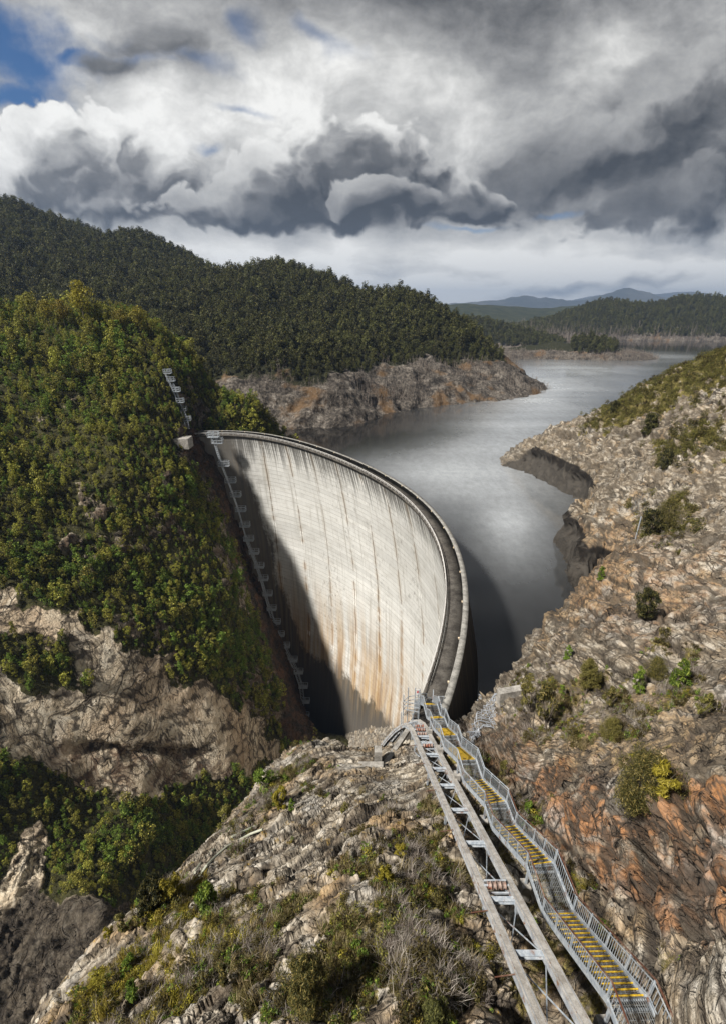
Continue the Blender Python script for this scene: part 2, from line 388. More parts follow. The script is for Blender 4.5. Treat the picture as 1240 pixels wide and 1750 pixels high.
def left_mat():
    m, k, b = new_mat('gorge_rock_and_soil', .92, spec=.2)
    p = k.coord('Object'); bed = k.attr('bed')
    mid = k.noise(p, .35, 5, .6); fine = k.noise(p, 2.2, 6, .65)
    wav = k.noise(k.vec(k.mul(k.sep(p)[0], .10), k.mul(k.sep(p)[1], .10), k.mul(bed, .9)), 1.0, 6, .65, 1.2)
    col = k.ramp(k.mad(k.sub(fine, .5), .35, wav), [(.24, (.22, .165, .11)), (.38, (.46, .37, .26)), (.52, (.64, .545, .41)), (.66, (.74, .67, .545)), (.8, (.78, .74, .66))])
    col = k.mix(k.mul(k.ss(k.noise(p, .06, 4), .48, .62), .45), col, (.50, .36, .24))
    col = k.mix(k.mul(k.ss(k.noise(p, .09, 5, .6), .60, .70), .4), col, (.26, .25, .235))
    crack = k.attr('crack')
    col = k.mix(k.mul(k.ss(k.mad(k.sub(fine, .5), .6, crack), .5, .95), .85), col, (.04, .033, .026))
    for sc_, wd, st_ in ((.10, .010, .75), (.28, .012, .65), (.8, .014, .45)):
        n_ = k.noise(k.vec(k.mul(k.sep(p)[0], .5), k.mul(k.sep(p)[1], .5), k.mul(bed, 1.2)), sc_, 4, .6, .6)
        col = k.mix(k.mul(k.ss(k.m('ABSOLUTE', k.sub(n_, .5)), wd, wd * .2), st_), col, (.06, .047, .035))
    dark_shaded_rock = k.ramp(fine, [(.3, (.012, .010, .008)), (.5, (.035, .029, .023)), (.7, (.105, .086, .068))])  # dark rock, deepened to carry the shade at the gorge foot
    col = k.mix(k.attr('dull'), col, dark_shaded_rock)
    rust = k.mix(fine, (.06, .032, .02), (.17, .09, .05))
    col = k.mix(k.mul(k.attr('rust'), k.ss(mid, .42, .58)), col, rust)
    edge_h = None
    for sc_, wd, st_ in ((.16, .035, .8), (.42, .04, .6), (1.2, .05, .4)):
        wv = k.vm('ADD', k.vec(k.mul(k.sep(p)[0], .6), k.mul(k.sep(p)[1], .6), k.mul(bed, 1.5)), k.vm('SCALE', k.vm('SUBTRACT', k.noisec(p, .3, 3), (.5, .5, .5)), None, 1.6))
        g_ = k.mul(k.ss(k.voro(wv, sc_, 'DISTANCE_TO_EDGE'), wd, wd * .15), k.mul(st_, k.ss(k.noise(p, .15, 4, .6), .34, .56)))
        col = k.mix(g_, col, (.05, .04, .03)); edge_h = g_ if edge_h is None else k.add(edge_h, g_)
    soil = k.ramp(fine, [(.3, (.022, .022, .010)), (.55, (.06, .058, .022)), (.75, (.11, .10, .036))])
    v = k.mad(k.sub(k.noise(p, .8, 5, .7), .5), .9, k.attr('veg'))
    col = k.mix(k.ss(v, .40, .58), col, soil)
    k.l.new(col, b.inputs['Base Color'])
    k.l.new(k.bump(k.mad(edge_h, -1.0, k.mad(wav, .7, k.mul(fine, .9))), .9, .5), b.inputs['Normal'])
    return m
M_LEFT = left_mat()

def hill_mat():
    m, k, b = new_mat('forest_floor_and_shore_rock', .95, spec=.15)
    p = k.coord('Object'); fine = k.noise(p, .7, 6, .7); mid = k.noise(p, .12, 5, .6)
    rock = k.ramp(k.mad(k.sub(mid, .5), .6, fine), [(.3, (.018, .016, .014)), (.46, (.07, .061, .053)), (.6, (.18, .158, .135)), (.77, (.36, .335, .30))])
    rock = k.mix(k.mul(k.ss(k.noise(p, .05, 4), .54, .66), .7), rock, (.17, .10, .045))
    soil = k.ramp(fine, [(.3, (.014, .015, .009)), (.6, (.035, .036, .018)), (.8, (.06, .055, .025))])
    v = k.mad(k.sub(k.noise(p, .16, 5, .7), .5), .8, k.attr('veg'))
    k.l.new(k.mix(k.ss(v, .38, .6), rock, soil), b.inputs['Base Color'])
    k.l.new(k.bump(fine, .9, 1.5), b.inputs['Normal'])
    return m
M_HILL = hill_mat()

def leaf_mat(name, dark, light, tip, rough=.55):
    m, k, b = new_mat(name, rough, spec=.2)
    p = k.coord('Object'); oi = k.n.new('ShaderNodeObjectInfo')
    wp = k.n.new('ShaderNodeNewGeometry').outputs['Position']
    r = k.mad(k.sub(k.noise(wp, .035, 3), .5), 1.3, oi.outputs['Random'])
    col = k.mix(k.ss(r, .1, .95), dark, light)
    lf = k.n.new('ShaderNodeNewGeometry').outputs['Random Per Island']
    col = k.mix(k.ss(lf, .55, 1.0), col, tip)
    hs = k.n.new('ShaderNodeHueSaturation'); k.put(hs.inputs['Color'], col)
    k.put(hs.inputs['Value'], k.mad(lf, .7, .65)); k.put(hs.inputs['Hue'], k.mad(k.sub(oi.outputs['Random'], .5), .035, .5))
    tr = k.n.new('ShaderNodeBsdfTranslucent'); k.l.new(hs.outputs[0], tr.inputs[0])
    ms = k.n.new('ShaderNodeMixShader'); ms.inputs[0].default_value = .25
    k.l.new(hs.outputs[0], b.inputs['Base Color'])
    out = [n for n in k.n if n.type == 'OUTPUT_MATERIAL'][0]
    k.l.new(b.outputs[0], ms.inputs[1]); k.l.new(tr.outputs[0], ms.inputs[2]); k.l.new(ms.outputs[0], out.inputs[0])
    return m
M_LEAF = leaf_mat('olive_leaves', (.11, .12, .022), (.29, .275, .042), (.40, .37, .08))
M_LEAFG = leaf_mat('green_leaves', (.06, .11, .016), (.15, .21, .03), (.22, .28, .045))
M_LEAFD = leaf_mat('dark_forest_leaves', (.018, .024, .010), (.088, .09, .027), (.15, .14, .045))  # dark foliage, with the hill's cloud shadow put into its colour
M_LEAFY = leaf_mat('yellow_shrub_leaves', (.14, .13, .015), (.27, .22, .022), (.36, .30, .05))
M_LEAFB = leaf_mat('heath_leaves', (.06, .064, .018), (.16, .145, .038), (.25, .21, .065))
M_LEAFBR = leaf_mat('brown_heath_leaves', (.040, .036, .013), (.085, .066, .022), (.13, .10, .035))
M_GRASS = leaf_mat('dry_grass', (.15, .12, .045), (.28, .22, .11), (.40, .33, .20))
M_GRASSY = leaf_mat('yellow_grass', (.16, .14, .02), (.30, .24, .035), (.42, .34, .08))
M_TWIG = leaf_mat('bare_twigs', (.17, .14, .115), (.30, .255, .22), (.42, .38, .34))

def bark():
    m, k, b = new_mat('bark', .9, spec=.2); p = k.coord('Object')
    k.l.new(k.ramp(k.noise(k.vm('MULTIPLY', p, (6, 6, 1.2)), 2, 4), [(.3, (.05, .04, .03)), (.7, (.20, .17, .14))]), b.inputs[0]); return m
M_BARK = bark()

def concrete_dam():
    m, k, b = new_mat('weathered_dam_concrete', .88, spec=.25)
    uv = k.sep(k.n.new('ShaderNodeUVMap').outputs[0]); s, z = uv[0], uv[1]      # metres along the crest, height below it
    V = lambda a, c, o=0.0: k.vec(k.mul(s, a), k.mul(z, c), o)
    big = k.noise(V(.02, .025), 1, 4); mott = k.noise(V(.3, .3), 1, 6, .65); fine = k.noise(V(2.0, 2.0), 1, 5, .65)
    col = k.mix(k.ss(big, .3, .7), (.55, .55, .53), (.69, .69, .67))
    col = k.mix(k.mul(k.ss(mott, .55, .30), .38), col, (.42, .405, .37))
    # pours: each lift and block a slightly different grey
    lift = k.m('FLOOR', k.mul(z, 1 / 1.52)); blk = k.m('FLOOR', k.mul(s, 1 / 12.2))
    wn = k.n.new('ShaderNodeTexWhiteNoise'); k.put(wn.inputs['Vector'], k.vec(lift, blk, 0))
    g = k.mad(k.sub(wn.outputs['Value'], .5), .13, .97); col = k.mix(1, col, k.vec(g, g, g), 'MULTIPLY')
    fz = k.m('FRACT', k.mul(z, 1 / 1.52)); seam = k.ss(k.m('ABSOLUTE', k.sub(fz, .5)), .43, .50)
    seam = k.mul(seam, k.ss(k.noise(V(.12, .6, 3.0), 1, 4, .6), .30, .58))
    col = k.mix(k.mul(seam, .72), col, (.16, .15, .13))
    fs = k.m('FRACT', k.mul(k.mad(k.sub(k.noise(V(0, .05, 8), 1, 3), .5), 1.2, s), 1 / 2.44)); form = k.ss(k.m('ABSOLUTE', k.sub(fs, .5)), .46, .5)
    col = k.mix(k.mul(form, k.mul(.28, k.ss(mott, .4, .6))), col, (.24, .23, .21))
    # grey weeping streaks everywhere, black ones under the crest
    stk = k.noise(V(.9, .028), 1, 6, .65)
    col = k.mix(k.mul(k.ss(stk, .52, .70), k.mad(k.ss(z, -20, -90), .25, .5)), col, (.23, .21, .17))
    stw = k.noise(V(1.3, .04, 5.0), 1, 5, .6); col = k.mix(k.mul(k.ss(stw, .60, .74), .6), col, (.78, .77, .74))
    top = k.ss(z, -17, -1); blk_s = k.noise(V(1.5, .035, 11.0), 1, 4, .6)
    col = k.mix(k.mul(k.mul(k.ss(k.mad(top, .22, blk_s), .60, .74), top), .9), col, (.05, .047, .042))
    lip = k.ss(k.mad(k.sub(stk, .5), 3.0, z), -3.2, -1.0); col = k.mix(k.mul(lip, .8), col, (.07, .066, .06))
    # mould speckles
    spk = k.mul(k.ss(k.noise(V(.9, .42, 2.0), 1, 6, .75), .53, .64), k.ss(k.noise(V(.045, .022, 9.0), 1, 4), .45, .62))
    col = k.mix(k.mul(spk, .75), col, (.12, .11, .095))
    # contraction joints every 12.2 m with their rust and lime
    wob = k.mad(k.sub(k.noise(V(0, .06, 4), 1, 4), .5), 1.6, s)
    jd = k.m('ABSOLUTE', k.sub(k.m('FRACT', k.mul(wob, 1 / 12.2)), .5)); jd = k.mul(k.sub(.5, jd), 12.2)   # 0 on a joint
    brk = k.noise(V(.01, .09, 6.0), 1, 5, .65); low = k.ss(z, -22, -75)
    wj = k.n.new('ShaderNodeTexWhiteNoise'); wj.noise_dimensions = '1D'; k.put(wj.inputs['W'], k.m('FLOOR', k.mad(wob, 1 / 12.2, .5))); jr = k.mad(wj.outputs['Value'], .6, .4)
    brk = k.noise(k.vec(k.mul(jr, 37), k.mul(z, .09), 6.0), 1, 5, .65)
    col = k.mix(k.mul(jr, k.mul(k.ss(jd, k.mad(jr, 1.4, .3), .1) if False else k.ss(jd, 1.5, .1), k.mul(k.ss(brk, .42, .60), k.mad(low, .45, .5)))), col, k.mix(low, (.36, .29, .20), (.42, .24, .09)))
    col = k.mix(k.mul(k.mul(k.ss(jd, .34, .04), k.ss(brk, .40, .54)), k.mad(jr, .7, .25)), col, (.11, .08, .055))
    lime = k.ss(k.m('ABSOLUTE', k.sub(jd, .45)), .30, .05)
    col = k.mix(k.mul(lime, k.ss(k.noise(V(.02, .16, 21.0), 1, 4, .6), .56, .64)), col, (.86, .85, .82))
    # rusty washes low down towards the gorge
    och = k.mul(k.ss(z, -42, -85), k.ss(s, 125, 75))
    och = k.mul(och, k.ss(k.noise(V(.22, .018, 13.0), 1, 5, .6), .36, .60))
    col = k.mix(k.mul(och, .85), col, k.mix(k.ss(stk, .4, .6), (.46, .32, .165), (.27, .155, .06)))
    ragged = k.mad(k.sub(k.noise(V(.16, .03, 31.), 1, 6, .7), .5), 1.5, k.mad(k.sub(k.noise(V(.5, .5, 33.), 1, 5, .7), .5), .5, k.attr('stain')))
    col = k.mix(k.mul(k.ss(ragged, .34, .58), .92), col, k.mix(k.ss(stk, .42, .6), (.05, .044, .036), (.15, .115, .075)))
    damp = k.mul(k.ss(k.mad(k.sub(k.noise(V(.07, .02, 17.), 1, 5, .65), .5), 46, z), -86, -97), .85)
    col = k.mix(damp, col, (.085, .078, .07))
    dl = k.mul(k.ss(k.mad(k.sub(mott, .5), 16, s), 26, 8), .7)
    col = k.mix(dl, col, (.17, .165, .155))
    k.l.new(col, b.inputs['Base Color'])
    k.l.new(k.bump(k.mad(fine, .3, k.mad(mott, .5, k.mul(seam, -.6))), .55, .12), b.inputs['Normal'])
    return m
M_CONC = concrete_dam()

def upstream_mat():
    m, k, b = new_mat('wet_upstream_concrete', .7, spec=.3)
    uv = k.sep(k.n.new('ShaderNodeUVMap').outputs[0]); s, z = uv[0], uv[1]
    st = k.noise(k.vec(k.mul(s, 1.1), k.mul(z, .035), 0), 1, 6, .6)
    col = k.ramp(st, [(.32, (.022, .02, .018)), (.5, (.055, .05, .045)), (.62, (.11, .085, .06)), (.75, (.24, .22, .19))])
    col = k.mix(k.ss(z, -2.2, -.4), col, (.10, .095, .085)); k.l.new(col, b.inputs[0]); return m
M_UPST = upstream_mat()

def plain_conc(name, c0, c1, sc=1.2, rough=.88):
    m, k, b = new_mat(name, rough, spec=.25); p = k.coord('Object')
    n = k.noise(p, sc, 6, .7); f = k.noise(p, sc * 12, 4, .6)
    k.l.new(k.mix(k.ss(k.mad(k.sub(f, .5), .5, n), .32, .68), c0, c1), b.inputs[0]); k.l.new(k.bump(f, .4, .02), b.inputs['Normal']); return m
M_ROAD = plain_conc('worn_roadway', (.04, .036, .032), (.12, .11, .097), .5)
M_PARAPET = plain_conc('parapet_concrete', (.15, .145, .135), (.36, .35, .325), 1.0)
M_BLOCK = plain_conc('old_concrete', (.17, .16, .145), (.42, .40, .37), 1.4)
M_BEAM = plain_conc('weathered_beam_top', (.30, .275, .245), (.56, .535, .50), 2.2, .8)

def metal(name, c0, c1, rust, amt, rough=.5, sc=5):
    m, k, b = new_mat(name, rough, metal=.25, spec=.5); p = k.coord('Object')
    n = k.noise(p, sc, 5, .65); c = k.mix(k.ss(n, .35, .65), c0, c1)
    r = k.ss(k.noise(k.vm('MULTIPLY', p, (1, 1, 1)), 2.3, 6, .7), 1 - amt - .1, 1 - amt + .06)
    k.l.new(k.mix(r, c, rust), b.inputs[0]); return m
M_STEEL = metal('galvanised_steel', (.32, .37, .43), (.53, .57, .61), (.22, .10, .05), .36)
M_GRATE = metal('grating_steel', (.15, .16, .165), (.27, .28, .285), (.13, .08, .05), .40)
M_RAIL = metal('rusty_handrail', (.17, .095, .06), (.30, .22, .18), (.12, .05, .03), .5)
M_GIRDER = metal('girder_steel', (.36, .39, .43), (.56, .57, .58), (.27, .15, .085), .38, sc=2)
M_ROLLER = metal('roller_steel', (.32, .22, .18), (.52, .42, .37), (.35, .10, .05), .45)
M_YEL = plain_conc('yellow_paint', (.34, .22, .03), (.68, .45, .03), 4, .7)
M_WHITE = plain_conc('white_paint', (.62, .60, .58), (.80, .79, .77), 3, .5)
M_RED = new_mat('red_paint', .5, (.55, .03, .03))[0]
M_HOSE = plain_conc('pale_hose', (.34, .35, .27), (.52, .53, .44), 2, .6)
M_LAMP = new_mat('cream_plastic', .4, (.80, .66, .48))[0]

def net_mat():
    m, k, b = new_mat('rockfall_netting', .6, (.42, .45, .50), metal=.3)
    return m
M_NET = net_mat()

RUFFLE_SHEEN = [(720, 800, 110, 36, .42), (840, 770, 110, 60, .42), (910, 690, 95, 40, .42), (955, 650, 130, 30, .50), (1020, 628, 150, 12, .42), (868, 905, 48, 42, .42), (1140, 610, 80, 8, .5)]
def water():
    m, k, b = new_mat('tannin_dark_water', .07, (.010, .0095, .009), spec=.5)
    b.inputs['IOR'].default_value = 1.9
    p = k.coord('Object')
    w = k.mad(k.noise(k.vm('MULTIPLY', p, (1, 1.0, 1)), .9, 4, .6), .5, k.mul(k.noise(p, .12, 3), .8))
    calm = k.ss(k.noise(p, .011, 3, .5), .40, .62)
    n = k.n.new('ShaderNodeBump'); k.put(n.inputs['Height'], w); k.put(n.inputs['Strength'], k.mad(calm, .030, .008)); n.inputs['Distance'].default_value = .2
    # wind-ruffled reaches of the lake, the sky's sheen painted pale into their colour
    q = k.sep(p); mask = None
    for u, v, ru, rv, amt in RUFFLE_SHEEN:
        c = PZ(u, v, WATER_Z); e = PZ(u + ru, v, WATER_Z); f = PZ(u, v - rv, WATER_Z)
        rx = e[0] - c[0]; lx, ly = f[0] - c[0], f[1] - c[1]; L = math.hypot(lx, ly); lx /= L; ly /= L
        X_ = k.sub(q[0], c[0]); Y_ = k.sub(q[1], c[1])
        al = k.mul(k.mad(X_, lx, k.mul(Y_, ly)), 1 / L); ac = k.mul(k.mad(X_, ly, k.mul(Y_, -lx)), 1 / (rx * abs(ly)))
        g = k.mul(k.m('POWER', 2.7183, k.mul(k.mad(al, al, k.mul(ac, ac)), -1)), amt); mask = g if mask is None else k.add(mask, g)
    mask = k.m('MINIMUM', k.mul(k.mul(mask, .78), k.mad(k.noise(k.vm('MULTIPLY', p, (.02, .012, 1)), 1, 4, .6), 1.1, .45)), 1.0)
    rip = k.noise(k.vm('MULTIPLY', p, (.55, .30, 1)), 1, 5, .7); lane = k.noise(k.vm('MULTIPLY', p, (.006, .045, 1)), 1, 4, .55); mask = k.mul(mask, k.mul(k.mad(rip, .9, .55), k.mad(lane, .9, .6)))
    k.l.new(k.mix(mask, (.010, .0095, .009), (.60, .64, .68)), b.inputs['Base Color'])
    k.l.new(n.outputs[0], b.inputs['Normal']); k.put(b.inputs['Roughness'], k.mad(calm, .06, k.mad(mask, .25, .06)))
    return m
M_WATER = water()
def far_mat(name, c0, c1, sc):
    m, k, b = new_mat(name, .95, spec=.1); p = k.coord('Object')
    k.l.new(k.mix(k.ss(k.noise(p, sc, 6, .7), .35, .65), c0, c1), b.inputs[0]); return m
M_FAR = far_mat('far_forest', (.020, .027, .018), (.045, .05, .028), .03)
M_MTN = far_mat('mountain_heath', (.03, .035, .035), (.08, .08, .075), .002)

# ------------------------------------------------------------------ terrain
def polar_patch(tps, az0, az1, naz, r0, r1, nr, origin=(0, 0), log=True):
    az = np.radians(np.linspace(az0, az1, naz)); r = np.geomspace(r0, r1, nr) if log else np.linspace(r0, r1, nr)
    R, A = np.meshgrid(r, az, indexing='ij')
    X = origin[0] + R * np.sin(A); Y = origin[1] + R * np.cos(A)
    return np.stack([X, Y, tps(X, Y)], -1)

STAIR = [(8.35, 5.2, 18.0), (8.3, 8.14, 18.0), (8.2, 12.34, 14.55), (8.1, 14.2, 14.55), (7.65, 17.8, 11.95), (7.55, 19.1, 11.95),
         (7.05, 22.1, 10.05), (6.95, 23.6, 10.05), (6.75, 27.0, 7.35), (6.65, 28.1, 7.35), (6.6, 31.0, 5.05), (6.45, 32.05, 5.05),
         (6.35, 33.2, 4.1), (6.25, 34.6, 4.1), (6.5, 38.4, 0.6), (6.6, 39.3, .6)]
def track_pt(Y): return np.array((6.35 - .037 * Y, Y, 16.3 - .6 * (Y - 10.5)))

near_ctrl = [
  # ridge under the track and the stairs
  (6, 1, 23.5), (5.9, 5, 19.2 - .5), (5.9, 10, 14.9), (5.6, 15, 12.0), (5.4, 20, 8.9), (5.2, 26, 5.2), (5, 31, 2.2), (4.8, 34.5, -.4), (4.5, 38, -7), (1.5, 37.8, -8), (3, 39, -12), (8.5, 6.5, 16.6), (8.4, 12, 13.3), (8.2, 15, 12.4),
  (7.6, 19, 10.6), (7.1, 23, 8.6), (6.9, 28, 5.6), (6.8, 33, 2.6), (8.5, 36.5, -1.0),
  # left flank of the spur, its edge and the drop to the gorge
  P(700, 1600, 18.5), P(600, 1650, 18.2), P(480, 1650, 19.2), P(380, 1600, 21.8), P(250, 1700, 20.8), P(600, 1500, 23.5), P(450, 1500, 26.5), P(650, 1400, 29.5), P(530, 1400, 33),
  P(620, 1340, 37), P(60, 1750, 22), P(180, 1600, 27), P(310, 1490, 32), P(370, 1430, 36), P(490, 1300, 46), P(530, 1272, 49), P(600, 1292, 49), P(650, 1285, 46),
  (-19, 11, -1), (-20, 18, -5), (-17, 24, -8), (-14, 32, -12), (-9, 41, -16), (-1, 44, -22), (5, 46, -20), (-30, 14, -30), (-30, 28, -40), (-22, 42, -45), (-8, 55, -55), (-45, 25, -75), (-36, 48, -85),
  (-14, 0, 18), (-30, -8, -5), (0, -5, 26),
  # the gully right of the stairs and the right bank
  P(1200, 1750, 13), P(1200, 1650, 14.3), P(1200, 1500, 17.3), P(1100, 1500, 20), P(1000, 1450, 24.3), P(900, 1370, 31.5), P(1000, 1330, 28.5), P(1100, 1350, 24), P(1200, 1350, 22),
  P(850, 1300, 38), P(802, 1262, 47), P(830, 1212, 47), P(900, 1250, 38), P(1000, 1200, 38), P(1200, 1200, 32), P(920, 1120, 52), P(940, 1060, 60), P(1005, 1000, 72),
  (46, 84, -8), (35, 69, -8), (26, 57, -8), (17.5, 46.5, -10), (35, 95, -34), (22, 68, -34), (14, 53, -30), (45, 130, -32), (38, 160, -34), (45, 185, -30), (10.5, 44.5, -16), (4, 41, -15), (2, 43, -22), (6.5, 45, -24), (9, 50, -32), (-1, 40.5, -13), (12, 60, -40),
  (*PZ(990, 864, -14.5)[:2], -8), (*PZ(905, 812, -14.5)[:2], -9), PZ(857, 783, -14.5), (*PZ(955, 925, -14.5)[:2], -7.5), (*PZ(1000, 900, -14.5)[:2], -8), P(1005, 940, 96),
  P(950, 735, 172), P(1040, 700, 153), P(1120, 655, 140), P(1200, 620, 130), P(1000, 800, 143), P(1100, 800, 115), P(1200, 800, 100), P(1100, 930, 78), P(1200, 930, 68), P(1100, 1050, 55), P(1200, 1050, 48),
  (75, 192, -25), (95, 182, -12), (112, 165, 8), (60, 28, 30), (95, 80, 32), (130, 125, 45), (28, 4, 30), (14, -2, 25), (120, 200, -25),
]
near_tps = TPS(near_ctrl, lam=1e-5)
# the crest of the dam, fitted to its outline
crest_px = [(335, 737), (450, 740), (540, 762), (640, 800), (700, 835), (750, 885), (785, 950), (795, 1000), (797, 1050), (790, 1100), (775, 1165), (762, 1210)]
cp = np.array([PZ(u, v, 0) for u, v in crest_px])[:, :2]
cs = np.r_[0, np.cumsum(np.hypot(*np.diff(cp, axis=0).T))]; ARC = cs[-1]
kx = np.polyfit(cs, cp[:, 0], 5); ky = np.polyfit(cs, cp[:, 1], 5)
S0, S1 = -2.0, ARC + 3.0
def crest(s):
    s = np.asarray(s, float); x = np.polyval(kx, s); y = np.polyval(ky, s)
    tx = np.polyval(np.polyder(kx), s); ty = np.polyval(np.polyder(ky), s); L = np.hypot(tx, ty)
    return np.stack([x, y], -1), np.stack([-ty / L, tx / L], -1)       # the point and the direction upstream
def wgt(s): return .35 + .65 * np.sin(np.pi * np.clip((s + 3) / (ARC + 7), 0, 1))
DZ = [0, 8, 20, 40, 70, 100, 125]
def face_ds(s, z): return -2.75 + np.interp(-z, DZ, [0, 2.2, 4.6, 7.2, 8.0, 6.0, 3.0]) * wgt(s)
def face_us(s, z): return np.interp(-z, DZ, [0, 2.6, 6.0, 11, 15, 17, 17]) * wgt(s)

def on_face(u, v, gap=0.0):              # where the line of sight of pixel (u, v) meets the downstream face
    sg = np.linspace(S0, S1, 400); zg = np.linspace(-1, -124, 300)
    Sm, Zm = np.meshgrid(sg, zg); c, n = crest(Sm.ravel()); o = face_ds(Sm.ravel(), Zm.ravel()) - gap
    V = np.c_[c + n * o[:, None], Zm.ravel()]; dx, dy, dz = V[:, 0], V[:, 1], V[:, 2] - CAM_Z
    t = dy * CP - dz * SP; up = dy * SP + dz * CP; uu = 620 + F_PX * dx / t; vv = 875 - F_PX * up / t
    i = np.argmin((uu - u) ** 2 + (vv - v) ** 2); return V[i], np.r_[n[i], 0], Sm.ravel()[i]
CONTACT = [on_face(u, v) for u, v in ((340, 752), (362, 790), (385, 850), (408, 915), (430, 985), (455, 1040), (478, 1090), (500, 1145), (514, 1200), (522, 1262))]
print('contact', [tuple(p.round(0)) for p, n, s in CONTACT])
left_ctrl = [
  P(38, 545, 165), P(150, 540, 180), P(250, 560, 185), P(330, 620, 182), P(400, 682, 182), P(440, 735, 180), PZ(335, 740, -1.5), P(300, 650, 164), P(200, 640, 155), P(100, 640, 148),
  P(38, 700, 138), P(120, 800, 134), P(200, 850, 134), P(300, 850, 146), P(38, 850, 126), P(38, 1000, 118), P(150, 1000, 127), P(270, 1000, 138), P(380, 1000, 151), 
  P(100, 1100, 117), P(200, 1100, 124), P(300, 1150, 134), P(400, 1200, 148), P(450, 1250, 158), P(38, 1200, 112), P(38, 1350, 107), P(150, 1300, 119), P(300, 1300, 133), P(420, 1330, 146),
  P(38, 1500, 100), P(150, 1450, 108), P(250, 1450, 114), P(38, 1650, 92), P(120, 1620, 94), P(200, 1600, 98),
  (-120, 100, 5), (-150, 130, 34), (-160, 60, 0), (-110, 40, -45), (-190, 120, 45), (-75, 230, -14), (-100, 235, 5), (-140, 230, 25), (-180, 200, 40), (-20, 185, -30), (-10, 140, -118), (-30, 100, -116), (-45, 60, -112), (5, 120, -120), (-40, 200, -24), (-58, 212, -20),
]
for (p_, n_, s_) in CONTACT:             # the rock meets the face along the abutment and drops away behind it
    left_ctrl.append(tuple(p_)); tn = np.array((n_[1], -n_[0], 0)); q = p_ + tn * 7 + n_ * 2.5; left_ctrl.append((q[0], q[1], p_[2] - 26))
left_tps = TPS(left_ctrl, lam=1e-5)
mid_ctrl = [
  P(38, 362, 450), P(95, 388, 450), P(140, 412, 450), P(185, 418, 450), P(232, 408, 450), P(300, 447, 440), P(350, 470, 435), P(405, 487, 430), P(435, 477, 425), P(490, 467, 415), P(560, 490, 408), P(590, 497, 405), P(612, 515, 403), P(690, 525, 400), P(740, 545, 390), P(800, 577, 375), P(850, 607, 358), PZ(920, 664, WATER_Z),
  PZ(840, 682, WATER_Z), PZ(740, 692, WATER_Z), PZ(650, 705, WATER_Z), PZ(570, 728, WATER_Z), PZ(450, 732, WATER_Z), P(450, 645, 246), P(560, 640, 258), P(700, 635, 304), P(850, 640, 335),
  P(300, 550, 300), P(500, 560, 315), P(100, 470, 350), P(650, 580, 335), P(780, 610, 340), P(200, 480, 360), P(400, 620, 258), P(38, 520, 290),
  (-60, 215, -22), (-20, 212, -30), (30, 250, -30), (90, 285, -30), (140, 340, -26), (120, 400, -20), (80, 420, -10), (40, 470, 10), (-60, 540, 30), (-200, 640, 60), (-380, 640, 100), (-420, 400, 110), (-110, 235, 5), (-200, 260, 30),
]
mid_tps = TPS(mid_ctrl, lam=1e-5)

def terrain(name, G, mat, **attrs):
    nr, nc = G.shape[:2]
    o = link(name, mesh_np(name, G.reshape(-1, 3), grid_faces(nr, nc)[:, ::-1], [mat], attrs=attrs, smooth_shade=False))
    return tag(o, kind='structure')
def project(V):                          # world points -> photo pixels and depth
    V = np.asarray(V, float); dx, dy, dz = V[..., 0], V[..., 1], V[..., 2] - CAM_Z
    t = dy * CP - dz * SP; up = dy * SP + dz * CP
    return 620 + F_PX * dx / t, 875 - F_PX * up / t, t
def in_poly(u, v, poly):
    inside = np.zeros(u.shape, bool); n = len(poly)
    for i in range(n):
        (x0, y0), (x1, y1) = poly[i], poly[(i + 1) % n]
        c = ((y0 > v) != (y1 > v)) & (u < (x1 - x0) * (v - y0) / (y1 - y0 + 1e-9) + x0); inside ^= c
    return inside
def region(u, v, poly, soft, nz):        # 1 inside an area of ground, with a ragged border of about `soft` pixels
    d = np.full(u.shape, 1e9); n = len(poly)
    for i in range(n):
        a = np.array(poly[i], float); b = np.array(poly[(i + 1) % n], float); e = b - a
        tt = np.clip(((u - a[0]) * e[0] + (v - a[1]) * e[1]) / (e @ e), 0, 1)
        d = np.minimum(d, np.hypot(u - a[0] - tt * e[0], v - a[1] - tt * e[1]))
    d = np.where(in_poly(u, v, poly), d, -d)
    return smooth(-soft, soft, d + nz * soft * 2.2)

